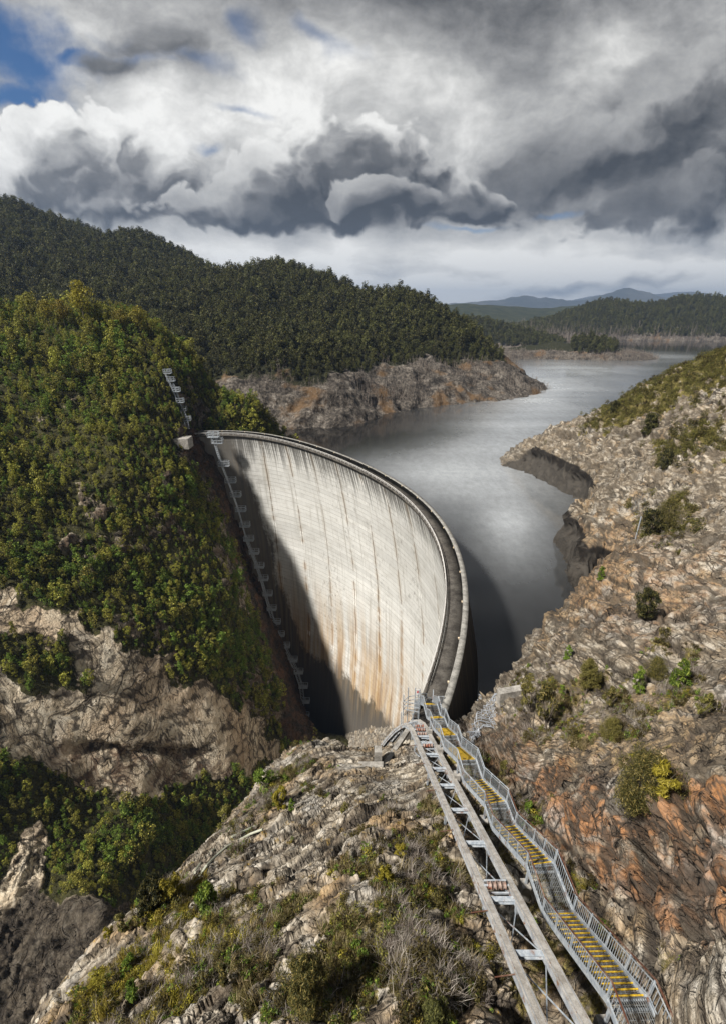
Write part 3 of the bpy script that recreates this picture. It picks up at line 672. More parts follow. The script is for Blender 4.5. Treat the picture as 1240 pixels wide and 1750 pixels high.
# -- the spur under the stairs and the bank of the lake: one rock surface
NG = polar_patch(near_tps, -80, 70, 880, 3.2, 262, 1080)
def rockify(G, n_bed, sc, ledge, lump, seed, warp=1.0):
    N = grid_normals(G); sh = G.shape[:2]; Pp = G.reshape(-1, 3).copy(); Nn = N.reshape(-1, 3)
    n_bed = np.array(n_bed, float); n_bed /= np.linalg.norm(n_bed)
    wv = fbm(Pp / (9 * sc) + seed, 4) * 1.6 * sc * warp
    bed = Pp @ n_bed + wv
    lumps = fbm(Pp / (7 * sc) + seed + 5, 4)
    # in-plane axes of the bedding, for slabs longer than they are thick
    a = np.cross(n_bed, (0, 0, 1.)); a /= np.linalg.norm(a); c = np.cross(n_bed, a)
    q = np.stack([Pp @ a / (2.6 * sc), Pp @ c / (1.7 * sc), bed / (.75 * sc)], 1) + fbm(Pp / (2.2 * sc) + seed, 2)[:, None] * .35 * warp
    f1, f2, cid = cells(q, seed=int(seed))
    q2 = np.stack([Pp @ a / (.85 * sc), Pp @ c / (.6 * sc), bed / (.26 * sc)], 1) + fbm(Pp / (.8 * sc) + seed, 2)[:, None] * .3 * warp
    g1, g2, cid2 = cells(q2, seed=int(seed) + 31)
    ck1 = 1 - smooth(.0, .17, f2 - f1); ck2 = 1 - smooth(.0, .20, g2 - g1)
    st = bed / (1.5 * sc); fr = st - np.floor(st)
    saw = (fr ** .6) - .6
    d = lump * lumps + ledge * (saw * .55 + (cid - .5) * .9 + (cid2 - .5) * .30) - ledge * (.42 * ck1 + .16 * ck2)
    fine = ridged(Pp / (1.1 * sc) + seed, 4, .55)
    d = d + ledge * .16 * fine
    return Pp, Nn, bed, d, ck1, ck2, cid, cid2, fine
# the drawn-down lake has left low cliffs along the right bank
_z = NG[..., 2]; _k = smooth(16, 24, NG[..., 0]) * smooth(40, 48, NG[..., 1]) * smooth(172, 150, NG[..., 1])
NG[..., 2] = np.where(_z < -5, _z + (_z + 5) * 2.6 * _k, _z)
pu, pv, pt = project(NG.reshape(-1, 3))
Pp, Nn, bed, dd, ck1, ck2, cid, cid2, fine = rockify(NG, (.42, -.38, .82), 1.4, .72, .55, 11)
RB = smooth(9.5, 13, NG.reshape(-1, 3)[:, 0]) * smooth(21, 29, NG.reshape(-1, 3)[:, 1])     # the right bank: long slabs, thin beds
Pr_, Nr_, bed_r, dr_, rk1, rk2, rcid, rcid2, rfine = rockify(NG, (.45, .30, .84), 2.9, 1.5, 1.1, 57, .35)
bed_s = bed; bed = bed * (1 - RB) + bed_r * RB; ck1 = ck1 * (1 - RB) + rk1 * RB; ck2 = ck2 * (1 - RB) + rk2 * RB; dd = dd * (1 - RB) + dr_ * RB
X, Y, Z = Pp.T
nz = fbm(Pp / 2.6, 5, .6); nzl = fbm(Pp / 9 + 3, 3)
dist_stair = np.abs(X - np.interp(Y, [p[1] for p in STAIR], [p[0] for p in STAIR]))
# vegetation cover: thick in the middle of the spur and along the stairs, thin on slabs and cliffs
veg = np.full(len(Pp), -.25)
veg = np.maximum(veg, .66 * region(pu, pv, [(620, 1440), (710, 1400), (790, 1480), (880, 1750), (560, 1750), (490, 1580), (580, 1500)], 40, nz))
veg = np.maximum(veg, .66 * region(pu, pv, [(230, 1560), (330, 1500), (420, 1520), (480, 1600), (560, 1750), (120, 1750)], 30, nz))
veg = np.maximum(veg, .60 * region(pu, pv, [(760, 1290), (830, 1300), (990, 1480), (1220, 1760), (900, 1760), (800, 1470)], 22, nz))
veg = np.maximum(veg, .68 * region(pu, pv, [(450, 1330), (540, 1280), (560, 1330), (470, 1390), (400, 1450), (370, 1440)], 18, nz))
veg = np.maximum(veg, .80 * region(pu, pv, [(1030, 690), (1120, 640), (1260, 575), (1260, 660), (1150, 700), (1100, 730), (1000, 740)], 12, nz))
veg = np.maximum(veg, .62 * region(pu, pv, [(1120, 760), (1240, 700), (1240, 790), (1130, 800)], 12, nz))
veg = np.maximum(veg, .55 * region(pu, pv, [(1090, 880), (1180, 860), (1180, 930), (1110, 930)], 15, nz))
veg = np.maximum(veg, .52 * region(pu, pv, [(880, 1180), (960, 1150), (1180, 1100), (1200, 1190), (1000, 1270), (900, 1260)], 30, nz))
veg = np.maximum(veg, .85 * region(pu, pv, [(1120, 1610), (1190, 1640), (1300, 1600), (1300, 1790), (1120, 1790)], 16, nz))
slope = Nn[:, 2]
veg = veg + .35 * nz - .55 * smooth(.62, .35, slope) - .25 * (cid > .72)
veg += .25 * (nzl - .05) * (pt < 90)
rust = region(pu, pv, [(880, 1330), (1000, 1310), (1100, 1350), (1250, 1320), (1250, 1600), (1120, 1580), (1010, 1500), (930, 1440)], 22, nz) * .85
rust = np.maximum(rust, .45 * region(pu, pv, [(800, 1240), (900, 1230), (960, 1330), (900, 1380), (820, 1310)], 18, nz))
rust = np.maximum(rust, .30 * region(pu, pv, [(960, 900), (1240, 960), (1240, 1080), (960, 1080)], 30, nz))
draw = smooth(-4, -12, Z + 3 * nz)
rocky = 1 - smooth(.35, .65, veg)
amp = (.30 + .70 * rocky) * (.8 + .5 * smooth(20, 120, pt))
amp *= .35 + .65 * smooth(.6, 2.6, dist_stair + np.where((Y < 44) & (np.abs(X - 6.8) < 6), 0, 9))
bumps = .12 * fbm(Pp / .8, 4, .6) * (1 - rocky)
cut = .9 * region(pu, pv, [(960, 1340), (1250, 1310), (1250, 1640), (1120, 1620), (1010, 1500)], 25, nz)
slabby = smooth(-.25, .25, fbm(Pp / 8 + 41, 3))      # smooth slabs here, broken blocks there
thin_bed = bed / .62 + .25 * fbm(Pp / 5 + 60, 3); tb = thin_bed - np.floor(thin_bed)
thick_bed = bed / 2.6 + .3 * fbm(Pp / 12 + 70, 3); kb = thick_bed - np.floor(thick_bed)
far_ = smooth(35, 75, pt) * smooth(10, 16, X) * (1 - .65 * smooth(-3, -11, Z))
strata = np.maximum((1 - smooth(.05, .24, tb)) * .8 * smooth(-.15, .2, fbm(Pp / 6 + 81, 3)), 1 - smooth(.03, .16, kb)) * (1 - smooth(.3, .6, veg))
dd = dd * (.45 + .75 * slabby) * (1 - .35 * far_) + (.16 * (tb - .5) + .75 * (kb ** .7 - .5)) * (.5 + .9 * far_)
dd = dd + far_ * (1.3 * ridged(np.c_[Pp[:, 0] / 13, Pp[:, 1] / 18, bed / 5] + 12, 3, .45) - .9)
D = dd * amp + bumps + cut * ((cid - .5) * 1.0 + .25 * (cid2 - .5) - .30 * ck1)
far_coarse = (1 - .8 * smooth(-3, -10, Z)) * smooth(60, 160, pt) * (.4 * ridged(Pp / 8 + 2, 3) - .2)
Vn = Pp + Nn * (D + far_coarse)[:, None]
NGD = Vn.reshape(NG.shape)
crack = np.clip(.85 * ck1 + (.45 + .3 * smooth(9.5, 12, X)) * ck2, 0, 1) * (.4 + .6 * rocky) * (.72 + .28 * smooth(9, 12, X))
moss = smooth(.0, .35, region(pu, pv, [(430, 1330), (700, 1330), (900, 1750), (60, 1750), (180, 1560)], 50, nz))
wet = smooth(.75, .45, Nn[:, 2]) * smooth(-4.5, -7, Z) * RB  # where the steep waterline cliffs get shade put into their colour
ochre = np.maximum(region(pu, pv, [(930, 960), (1020, 900), (1080, 900), (1090, 1000), (1000, 1060), (940, 1080)], 25, nz), .7 * region(pu, pv, [(940, 1180), (1240, 1160), (1240, 1330), (1000, 1330), (900, 1280)], 35, nz))
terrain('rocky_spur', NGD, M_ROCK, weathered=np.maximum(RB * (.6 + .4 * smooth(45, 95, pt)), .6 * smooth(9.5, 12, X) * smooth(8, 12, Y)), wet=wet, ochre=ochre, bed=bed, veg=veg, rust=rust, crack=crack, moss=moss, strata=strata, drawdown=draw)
near_veg = veg

# -- the far side of the gorge
LG = polar_patch(left_tps, -88, 3, 660, 52, 262, 760, log=False)
lu, lv, lt = project(LG.reshape(-1, 3))
Pl, Nl, bedl, dl, lk1, lk2, lcid, lcid2, lfine = rockify(LG, (.55, -.55, .62), 3.4, 1.1, 1.6, 23)
nzL = fbm(Pl / 7, 5, .6); nzS = fbm(Pl / 2.5 + 9, 4, .6)
SLAB = [(-40, 985), (38, 1030), (110, 1055), (190, 1078), (255, 1120), (300, 1165), (375, 1190), (430, 1225), (470, 1262), (480, 1290), (420, 1320), (300, 1350), (220, 1365), (120, 1335), (38, 1290), (-40, 1280)]
slab = region(lu, lv, SLAB, 14, nzL)
slab *= 1 - .95 * region(lu, lv, [(-20, 1085), (60, 1080), (130, 1125), (150, 1165), (100, 1180), (-20, 1150)], 12, nzL)
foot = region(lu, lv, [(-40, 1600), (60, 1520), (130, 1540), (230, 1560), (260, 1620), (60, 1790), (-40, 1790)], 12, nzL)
gul = region(lu, lv, [(30, 1440), (70, 1400), (85, 1440), (75, 1520), (40, 1560), (-20, 1560)], 6, nzL)
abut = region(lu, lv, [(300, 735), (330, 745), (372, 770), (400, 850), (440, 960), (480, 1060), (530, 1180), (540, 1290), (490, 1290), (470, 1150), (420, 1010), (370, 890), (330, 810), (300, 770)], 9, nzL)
patches = np.zeros(len(Pl))
for poly in ([(150, 870), (200, 850), (205, 900), (165, 905)], [(120, 930), (240, 900), (330, 905), (330, 930), (230, 940), (140, 990), (110, 960)], [(255, 800), (290, 800), (310, 860), (290, 910), (262, 870)],
             [(190, 1060), (270, 1050), (300, 1090), (290, 1140), (230, 1110)], [(300, 650), (330, 650), (350, 710), (350, 735), (318, 735)], [(80, 690), (130, 690), (130, 706), (85, 706)], [(390, 1180), (440, 1130), (480, 1150), (490, 1230), (450, 1240)],
             [(360, 930), (400, 920), (440, 1010), (430, 1050), (380, 1000)], [(60, 700), (90, 700), (88, 720), (62, 716)], [(130, 820), (190, 850), (180, 880), (140, 860)]):
    patches = np.maximum(patches, region(lu, lv, poly, 9, nzL) * smooth(-.25, .15, nzS + .5 * nzL))
abut_raw = region(lu, lv, [(330, 735), (372, 770), (400, 850), (440, 960), (480, 1060), (530, 1180), (545, 1290), (490, 1290), (470, 1150), (430, 1030), (385, 900), (345, 810), (318, 765)], 7, nzL)
abut = np.maximum(abut * smooth(-.30, .10, nzS + .6 * nzL), abut_raw)
rockm = np.clip(np.maximum.reduce([slab, foot, gul, abut, patches]), 0, 1)
lveg = 1 - rockm + .12 * nzS
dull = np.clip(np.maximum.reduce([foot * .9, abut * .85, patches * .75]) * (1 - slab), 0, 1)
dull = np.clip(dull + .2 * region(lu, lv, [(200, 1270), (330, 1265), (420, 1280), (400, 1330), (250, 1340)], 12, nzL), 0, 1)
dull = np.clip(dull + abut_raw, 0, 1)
lrust = np.clip(abut * .6 + .55 * region(lu, lv, [(100, 1270), (300, 1280), (430, 1300), (300, 1360), (120, 1340)], 16, nzL) + .4 * patches, 0, 1)
groove = np.exp(-(((lv - 1285 - .06 * (lu - 250) - 10 * nzL) / 9) ** 2)) * smooth(100, 160, lu) * smooth(390, 320, lu)     # the overhung ledge across the slab
ampL = .22 + .78 * rockm
ampL *= 1 - .80 * slab
dl = dl * .55 + .9 * ridged(Pl / np.array((7., 7., 3.5)) + 3, 5, .55) + 1.3 * fbm(Pl / 5 + 2, 4)
DL = dl * ampL + .8 * nzL * (1 - rockm) - 3.5 * groove
Vl = Pl + Nl * DL[:, None]
LGD = Vl.reshape(LG.shape)
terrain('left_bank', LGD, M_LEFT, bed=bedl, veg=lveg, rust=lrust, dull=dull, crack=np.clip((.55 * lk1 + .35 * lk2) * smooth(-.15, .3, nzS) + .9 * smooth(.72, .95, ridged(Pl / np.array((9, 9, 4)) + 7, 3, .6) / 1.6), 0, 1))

# -- the forested hill behind the lake arm
MG = polar_patch(mid_tps, -66, 24, 500, 205, 690, 330)
mu, mv, mt = project(MG.reshape(-1, 3)); Pm = MG.reshape(-1, 3); Nm = grid_normals(MG).reshape(-1, 3)
nzM = fbm(Pm / 22, 4, .6)
band = smooth(10, 0, Pm[:, 2] - 4 * nzM - 6 * smooth(60, 110, Pm[:, 0]) * 0)
mveg = 1 - .95 * band + .15 * fbm(Pm / 6, 3)
Vm = Pm + Nm * (1.6 * ridged(Pm / 14, 4) * (.35 + band) + 1.8 * nzM)[:, None]
MGD = Vm.reshape(MG.shape)
terrain('forested_hill', MGD, M_HILL, veg=mveg)

# -- island, far shore, hills and mountains across the lake
def ridge_hill(name, pts, depth, mat, rough, nx=220, ny=40, base=WATER_Z - 4, veg=None, kind='structure'):
    # a ridge through crest points (x, y, z), falling off over `depth` metres on either side
    pts = np.array(pts, float); s = np.r_[0, np.cumsum(np.hypot(*np.diff(pts[:, :2], axis=0).T))]
    q = np.linspace(0, s[-1], nx); C = np.stack([np.interp(q, s, pts[:, i]) for i in range(3)], 1)
    T = np.gradient(C[:, :2], axis=0); T /= np.linalg.norm(T, axis=1, keepdims=True); Nn_ = np.stack([T[:, 1], -T[:, 0]], 1)
    w = np.linspace(-1, 1, ny); G = np.zeros((ny, nx, 3))
    prof = np.clip(1 - np.abs(w) ** 1.6, 0, 1)
    G[..., 0] = C[None, :, 0] + Nn_[None, :, 0] * w[:, None] * depth; G[..., 1] = C[None, :, 1] + Nn_[None, :, 1] * w[:, None] * depth
    n_ = fbm(np.c_[G[..., 0].ravel() / (depth * .6), G[..., 1].ravel() / (depth * .6), np.zeros(ny * nx)], 5, .5).reshape(ny, nx)
    G[..., 2] = base + (C[None, :, 2] - base) * prof[:, None] * (1 + rough * n_)
    o = link(name, mesh_np(name, G.reshape(-1, 3), grid_faces(ny, nx), [mat], attrs={'veg': np.ones(ny * nx) if veg is None else veg(G.reshape(-1, 3))}))
    tag(o, kind=kind); return o, G
shore_veg = lambda z0, z1: (lambda V: smooth(z0, z1, V[:, 2] + 1.5 * noise(V / 9)))
isl, ISG = ridge_hill('island', [PZ(838, 604, -9), P(880, 594, 590), P(930, 588, 585), P(990, 582, 580), P(1030, 586, 575), P(1060, 597, 570), PZ(1118, 611, -15.5)], 42, M_HILL, .25, 160, 40, veg=shore_veg(-8, -4))
hillA, HAG = ridge_hill('wooded_point', [P(640, 540, 760), P(760, 548, 780), P(830, 553, 760), P(890, 566, 740), P(925, 578, 730), PZ(960, 600, -15)], 70, M_HILL, .2, 140, 36, veg=shore_veg(-9, -4))
hillB, HBG = ridge_hill('far_shore_hill', [P(780, 575, 900), P(880, 562, 1000), P(940, 548, 1010), P(980, 533, 1020), P(1030, 521, 1020), P(1100, 518, 1000), P(1180, 517, 980), P(1300, 508, 960), P(1500, 500, 960)], 150, M_HILL, .16, 240, 40, veg=shore_veg(-9, 6))
hillC, HCG = ridge_hill('middle_distance_hill', [P(560, 520, 1700), P(700, 524, 1700), P(760, 521, 1700), P(850, 526, 1750), P(930, 528, 1800), P(1010, 522, 1900), P(1150, 524, 2000), P(1400, 520, 2000)], 420, M_FAR, .2, 260, 40)
mtA, _ = ridge_hill('blue_mountain', [P(480, 527, 5200), P(640, 524, 5400), P(790, 519, 5600), P(850, 514, 5600), P(915, 510, 5600), P(965, 516, 5600), P(1040, 506, 5600), P(1090, 502, 5600), P(1130, 507, 5600), P(1200, 506, 5600), P(1400, 512, 5400)], 900, M_MTN, .28, 500, 40, base=-60)
mtB, _ = ridge_hill('far_mountain', [P(600, 530, 8200), P(940, 522, 8200), P(1000, 509, 8300), P(1060, 500, 8400), P(1075, 499, 8400), P(1140, 503, 8400), P(1165, 499, 8400), P(1210, 503, 8300), P(1420, 500, 8000)], 1500, M_MTN, .2, 500, 40, base=-60)
land = MB(); land.add([(-6000, 1200, WATER_Z - 3), (9000, 1200, WATER_Z - 3), (9000, 9800, WATER_Z - 3), (-6000, 9800, WATER_Z - 3)], [(0, 1, 2, 3)])
tag(land.build('far_plain', M_FAR), kind='structure')

# ------------------------------------------------------------------ the dam
ZR = -.95                                # roadway, below the parapet top
def sweep(off_z, s0=S0, s1=S1, n=240):   # a closed section (offset upstream, z) carried along the crest
    sv = np.linspace(s0, s1, n); c, nn = crest(sv); k = len(off_z)
    V = np.concatenate([np.c_[c + nn * o, np.full(n, z)] for o, z in off_z]).reshape(k, n, 3)
    F = []
    for i in range(k):
        j = (i + 1) % k; a = np.arange(n - 1); F.append(np.stack([i * n + a, i * n + a + 1, j * n + a + 1, j * n + a], 1))
    F = np.concatenate(F); caps = [tuple(i * n for i in range(k)), tuple(i * n + n - 1 for i in range(k))[::-1]]
    return V.reshape(-1, 3), F, caps, np.tile(sv, k)
dam = tag(bpy.data.objects.new('arch_dam', None), 'tall curved concrete arch dam holding back the lake', 'dam'); COL.objects.link(dam)
ns, nzd = 260, 90
sv = np.linspace(S0, S1, ns); zz = np.concatenate([np.linspace(-.95, -30, 34), np.linspace(-31, -124, nzd - 34)])
c_, n_ = crest(sv)
Zg = np.broadcast_to(zz[:, None], (nzd, ns)); Sg = np.broadcast_to(sv[None], (nzd, ns))
od = np.stack([face_ds(sv, z) for z in zz]); ou = np.stack([face_us(sv, z) for z in zz])
# faint steps of the pours
od = od + .05 * (np.floor(Zg / 1.52) % 2) * 0
Gd = np.stack([c_[None, :, 0] + n_[None, :, 0] * od, c_[None, :, 1] + n_[None, :, 1] * od, Zg], -1)
Gu = np.stack([c_[None, :, 0] + n_[None, :, 0] * ou, c_[None, :, 1] + n_[None, :, 1] * ou, Zg], -1)
_cz = np.array([p[2] for p, n, s in CONTACT])[::-1]; _cs = np.array([s for p, n, s in CONTACT])[::-1]
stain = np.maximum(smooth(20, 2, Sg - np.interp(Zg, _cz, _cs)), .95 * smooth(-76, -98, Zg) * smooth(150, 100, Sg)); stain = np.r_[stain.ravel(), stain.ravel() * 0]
V = np.concatenate([Gd.reshape(-1, 3), Gu.reshape(-1, 3)]); Fd = grid_faces(nzd, ns); Fu = grid_faces(nzd, ns)[:, ::-1] + nzd * ns
top = np.arange(ns - 1); tq = np.stack([top, top + 1, nzd * ns + top + 1, nzd * ns + top], 1)[:, ::-1]
rows = np.arange(nzd - 1) * ns
sides = np.concatenate([np.stack([rows, rows + ns, nzd * ns + rows + ns, nzd * ns + rows], 1), np.stack([rows + ns - 1, nzd * ns + rows + ns - 1, nzd * ns + rows + 2 * ns - 1, rows + 2 * ns - 1], 1)])
UV = np.c_[np.r_[Sg.ravel(), Sg.ravel()], np.r_[Zg.ravel(), Zg.ravel()]]
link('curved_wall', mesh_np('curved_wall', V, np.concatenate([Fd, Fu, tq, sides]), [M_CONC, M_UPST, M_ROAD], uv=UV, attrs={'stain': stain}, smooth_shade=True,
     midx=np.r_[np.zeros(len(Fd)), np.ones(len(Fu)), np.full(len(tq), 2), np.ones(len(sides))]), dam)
def swept(name, off_z, mat, s0=S0, s1=S1, n=240, parent=dam):
    V, F, caps, sc = sweep(off_z, s0, s1, n)
    me = mesh_np(name, V, F, [mat]); return link(name, me, parent)
swept('roadway', [(-2.62, ZR + .03), (-2.62, ZR + .012), (-.52, ZR + .012), (-.52, ZR + .03)], M_ROAD)
swept('parapet', [(-.50, ZR + .01), (-.50, -.04), (-.54, -.04), (-.54, .02), (.24, .02), (.24, -.30), (.10, -.55), (.02, ZR + .01)], M_PARAPET)
swept('kerb', [(-3.0, ZR - .35), (-3.0, ZR + .2), (-2.66, ZR + .2), (-2.66, ZR + .005), (-2.72, ZR - .02), (-2.72, ZR - .35)], M_ROAD)
rl = MB()
for off, z, w in ((-2.95, -.02, .055), (-2.95, ZR + .62, .03)):
    svr = np.linspace(S0 + 1, ARC - 3, 150); c, nn = crest(svr)
    rl.tube(np.c_[c + nn * off, np.full(len(svr), z)], w, 5)
rail = rl.build('guard_rail', M_WHITE, dam)
post_me = None
for sq in np.arange(S0 + 1, ARC - 3, 2.0):
    c, nn = crest(sq); p = c - nn * 2.95
    if post_me is None: q = MB(); q.bar((0, 0, ZR + .2), (0, 0, -.02), .06); o = q.build('rail_post', M_WHITE, rail); post_me = o.data
    else: o = link('rail_post', post_me, rail)
    o.location = (*p, 0)
lm = None
for sq in np.linspace(8, ARC - 4, 19):
    c, nn = crest(sq); p = c - nn * .62
    if lm is None:
        q = MB(); q.box((-.13, -.13, -.32), (.13, .13, -.05)); q.box((-.17, -.17, -.05), (.17, .17, .03)); q.tube([(0, 0, .03), (0, 0, .16)], [.12, .05], 8)
        lm = q.build('parapet_lamp', M_LAMP, dam); o = lm
    else: o = lm.copy(); COL.objects.link(o)
    o.location = (*p, 0); o.scale = (.62,) * 3

# lake: bounded by the dam's axis and its shores
svw = np.linspace(S1, S0, 60); cw, nw = crest(svw)
edge = [(*(c + n_ * (face_us(s, WATER_Z) - 1.2)), WATER_Z) for s, c, n_ in zip(svw, cw, nw)]
ring = edge + [(-62, 175, WATER_Z), (-110, 260, WATER_Z), (-500, 1200, WATER_Z), (-900, 3000, WATER_Z), (3800, 3000, WATER_Z), (1800, 500, WATER_Z), (160, 120, WATER_Z), (60, 40, WATER_Z), (22, 33, WATER_Z)]
wm = MB(); wm.add(ring, [tuple(range(len(ring)))])
lake = tag(wm.build('lake_water', M_WATER), kind='structure')

# the air: far things fade to blue
hz_m = bpy.data.materials.new('air'); hz_m.use_nodes = True; hk = NT(hz_m.node_tree); hk.n.remove(hk.n['Principled BSDF'])
pvn = hk.n.new('ShaderNodeVolumePrincipled'); pvn.inputs['Density'].default_value = 1.25e-4; pvn.inputs['Color'].default_value = (.45, .63, .96, 1); pvn.inputs['Anisotropy'].default_value = .2
hk.l.new(pvn.outputs[0], [n for n in hk.n if n.type == 'OUTPUT_MATERIAL'][0].inputs['Volume'])
hb = MB(); hb.box((-9000, -400, -140), (12000, 11000, 420)); tag(hb.build('haze', hz_m), 'thin pale blue haze in the air over the lake and hills', 'haze', kind='stuff')

# ------------------------------------------------------------------ plants
def leaf_quads(C, outward, size, aspect, r, up=.35, align=None):
    # one small bent leaf card per centre, facing roughly outward
    n = len(C); d = r.normal(size=(n, 3)) * .75 + outward + np.array((0, 0, up)); d /= np.linalg.norm(d, axis=1, keepdims=True)
    a = r.normal(size=(n, 3)) if align is None else align + r.normal(size=(n, 3)) * .35
    a -= d * (a * d).sum(1, keepdims=True); a /= np.linalg.norm(a, axis=1, keepdims=True) + 1e-9; b = np.cross(d, a)
    s = size * r.uniform(.6, 1.35, (n, 1)); L = a * s * aspect; Wd = b * s
    V = np.stack([C - L, C + Wd * .55, C + L, C - Wd * .55], 1).reshape(-1, 3)
    return V, np.arange(n * 4).reshape(-1, 4)
def crown_mesh(name, mat, seed, h, w, n, leaf, kind='round', clear=.0, aspect=1.3, trunk=True, nclump=14, bmat=None, cr0=.15, cr1=.27, align=None):
    r = np.random.default_rng(seed); Cs = []; Os = []
    for i in range(nclump):
        f = (i + r.uniform(0, 1)) / nclump
        if kind == 'cone': z = clear + (1 - clear) * f; rad = w * .5 * (1 - f) ** .8 + .04 * w
        elif kind == 'shrub': z = .08 + .88 * f; rad = w * .5 * math.sqrt(max(0, 1 - (2 * f - .9) ** 2 * .85)) * .85
        else: z = clear + (1 - clear) * f; rad = w * .5 * math.sqrt(max(.03, 1 - (2 * f - 1) ** 2)) * .8
        an = r.uniform(0, 2 * math.pi); q = rad * math.sqrt(r.uniform(.1, 1)) * (.82 + .24 * math.sin(3 * an + seed) + .14 * math.sin(5 * an + 2 * seed + 5 * f))
        cc = np.array((q * math.cos(an), q * math.sin(an), z * h * r.uniform(.93, 1.04))); cr = w * r.uniform(cr0, cr1)
        m = int(n / nclump * r.uniform(.7, 1.3)); u = r.normal(size=(m, 3)); u /= np.linalg.norm(u, axis=1, keepdims=True)
        p = cc + u * cr * np.cbrt(r.uniform(.15, 1, (m, 1))) * np.array((1, 1, .8)); Cs.append(p); Os.append(u * .9)
    C = np.concatenate(Cs); O = np.concatenate(Os); C[:, 2] = np.maximum(C[:, 2], .03 * h)
    V, Fq = leaf_quads(C, O, leaf, aspect, r, align=align); mi = np.zeros(len(Fq))
    if trunk:
        T = MB(); T.tube([(0, 0, -.06 * h), (.01 * h, .01 * h, .35 * h), (0, -.01 * h, .85 * h)], [.022 * h, .015 * h, .005 * h], 5)
        tv = np.concatenate(T.v); tf = np.array([f for f in T.f if len(f) == 4]) + len(V)
        V = np.concatenate([V, tv]); Fq = np.concatenate([Fq, tf]); mi = np.r_[mi, np.ones(len(tf))]
    return mesh_np(name, V, Fq, [mat, bmat or M_BARK], midx=mi)
def tuft_mesh(name, mat, seed, n, h, spread, width, lean=.6):
    r = np.random.default_rng(seed); an = r.uniform(0, 2 * math.pi, n); base = r.normal(size=(n, 2)) * spread * .22
    l = r.uniform(.1, lean, n); hh = h * r.uniform(.55, 1.1, n); dx = np.cos(an) * l * hh; dy = np.sin(an) * l * hh
    b0 = np.c_[base, np.full(n, -.05 * h)]; mid = b0 + np.c_[dx * .35, dy * .35, hh * .6]; tip = b0 + np.c_[dx, dy, hh * .97]
    sw = np.c_[-np.sin(an), np.cos(an), np.zeros(n)] * width
    V = np.stack([b0 - sw, b0 + sw, mid + sw * .7, mid - sw * .7, tip], 1).reshape(-1, 3); i = np.arange(n) * 5
    F = np.concatenate([np.stack([i, i + 1, i + 2, i + 3], 1), np.stack([i + 3, i + 2, i + 4, i + 4], 1)])
    me = bpy.data.meshes.new(name); me.from_pydata(V.tolist(), [], [tuple(f) if f[2] != f[3] else tuple(f[:3]) for f in F.tolist()]); me.materials.append(mat); return me
def twig_mesh(name, mat, seed, h, n=9, wid=.03):   # a bare dead sapling
    r = np.random.default_rng(seed); T = MB(); T.tube([(0, 0, -.05 * h), (.02 * h, 0, .5 * h), (.0, .02 * h, h)], [wid, wid * .7, wid * .2], 3)
    for i in range(n):
        z = r.uniform(.25, .9) * h; an = r.uniform(0, 6.28); l = r.uniform(.12, .3) * h * (1.1 - z / h)
        T.tube([(0, 0, z), (math.cos(an) * l, math.sin(an) * l, z + l * r.uniform(.5, 1.2))], [wid * .5, wid * .15], 3)
    me = bpy.data.meshes.new(name); me.from_pydata(np.concatenate(T.v).tolist(), [], T.f); me.materials.append(mat); return me

def cells_of(G, count, prob, r):         # random points on a surface, by area and a per-vertex probability
    a = G[:-1, :-1]; e1 = G[:-1, 1:] - a; e2 = G[1:, :-1] - a
    ar = np.linalg.norm(np.cross(e1, e2), axis=2); pr = prob.reshape(G.shape[:2])[:-1, :-1] * ar; pr = pr.ravel()
    idx = r.choice(pr.size, size=count, p=pr / pr.sum()); s, t = r.uniform(size=(2, count, 1))
    return a.reshape(-1, 3)[idx] + e1.reshape(-1, 3)[idx] * s + e2.reshape(-1, 3)[idx] * t, pr.sum()
def thin(Pt, dist, r):                   # drop points that crowd each other
    key = {}; keep = []
    for i, p in enumerate(Pt):
        c = (int(p[0] // dist), int(p[1] // dist), int(p[2] // dist))
        if c in key: continue
        key[c] = 1; keep.append(i)
    return np.array(keep)

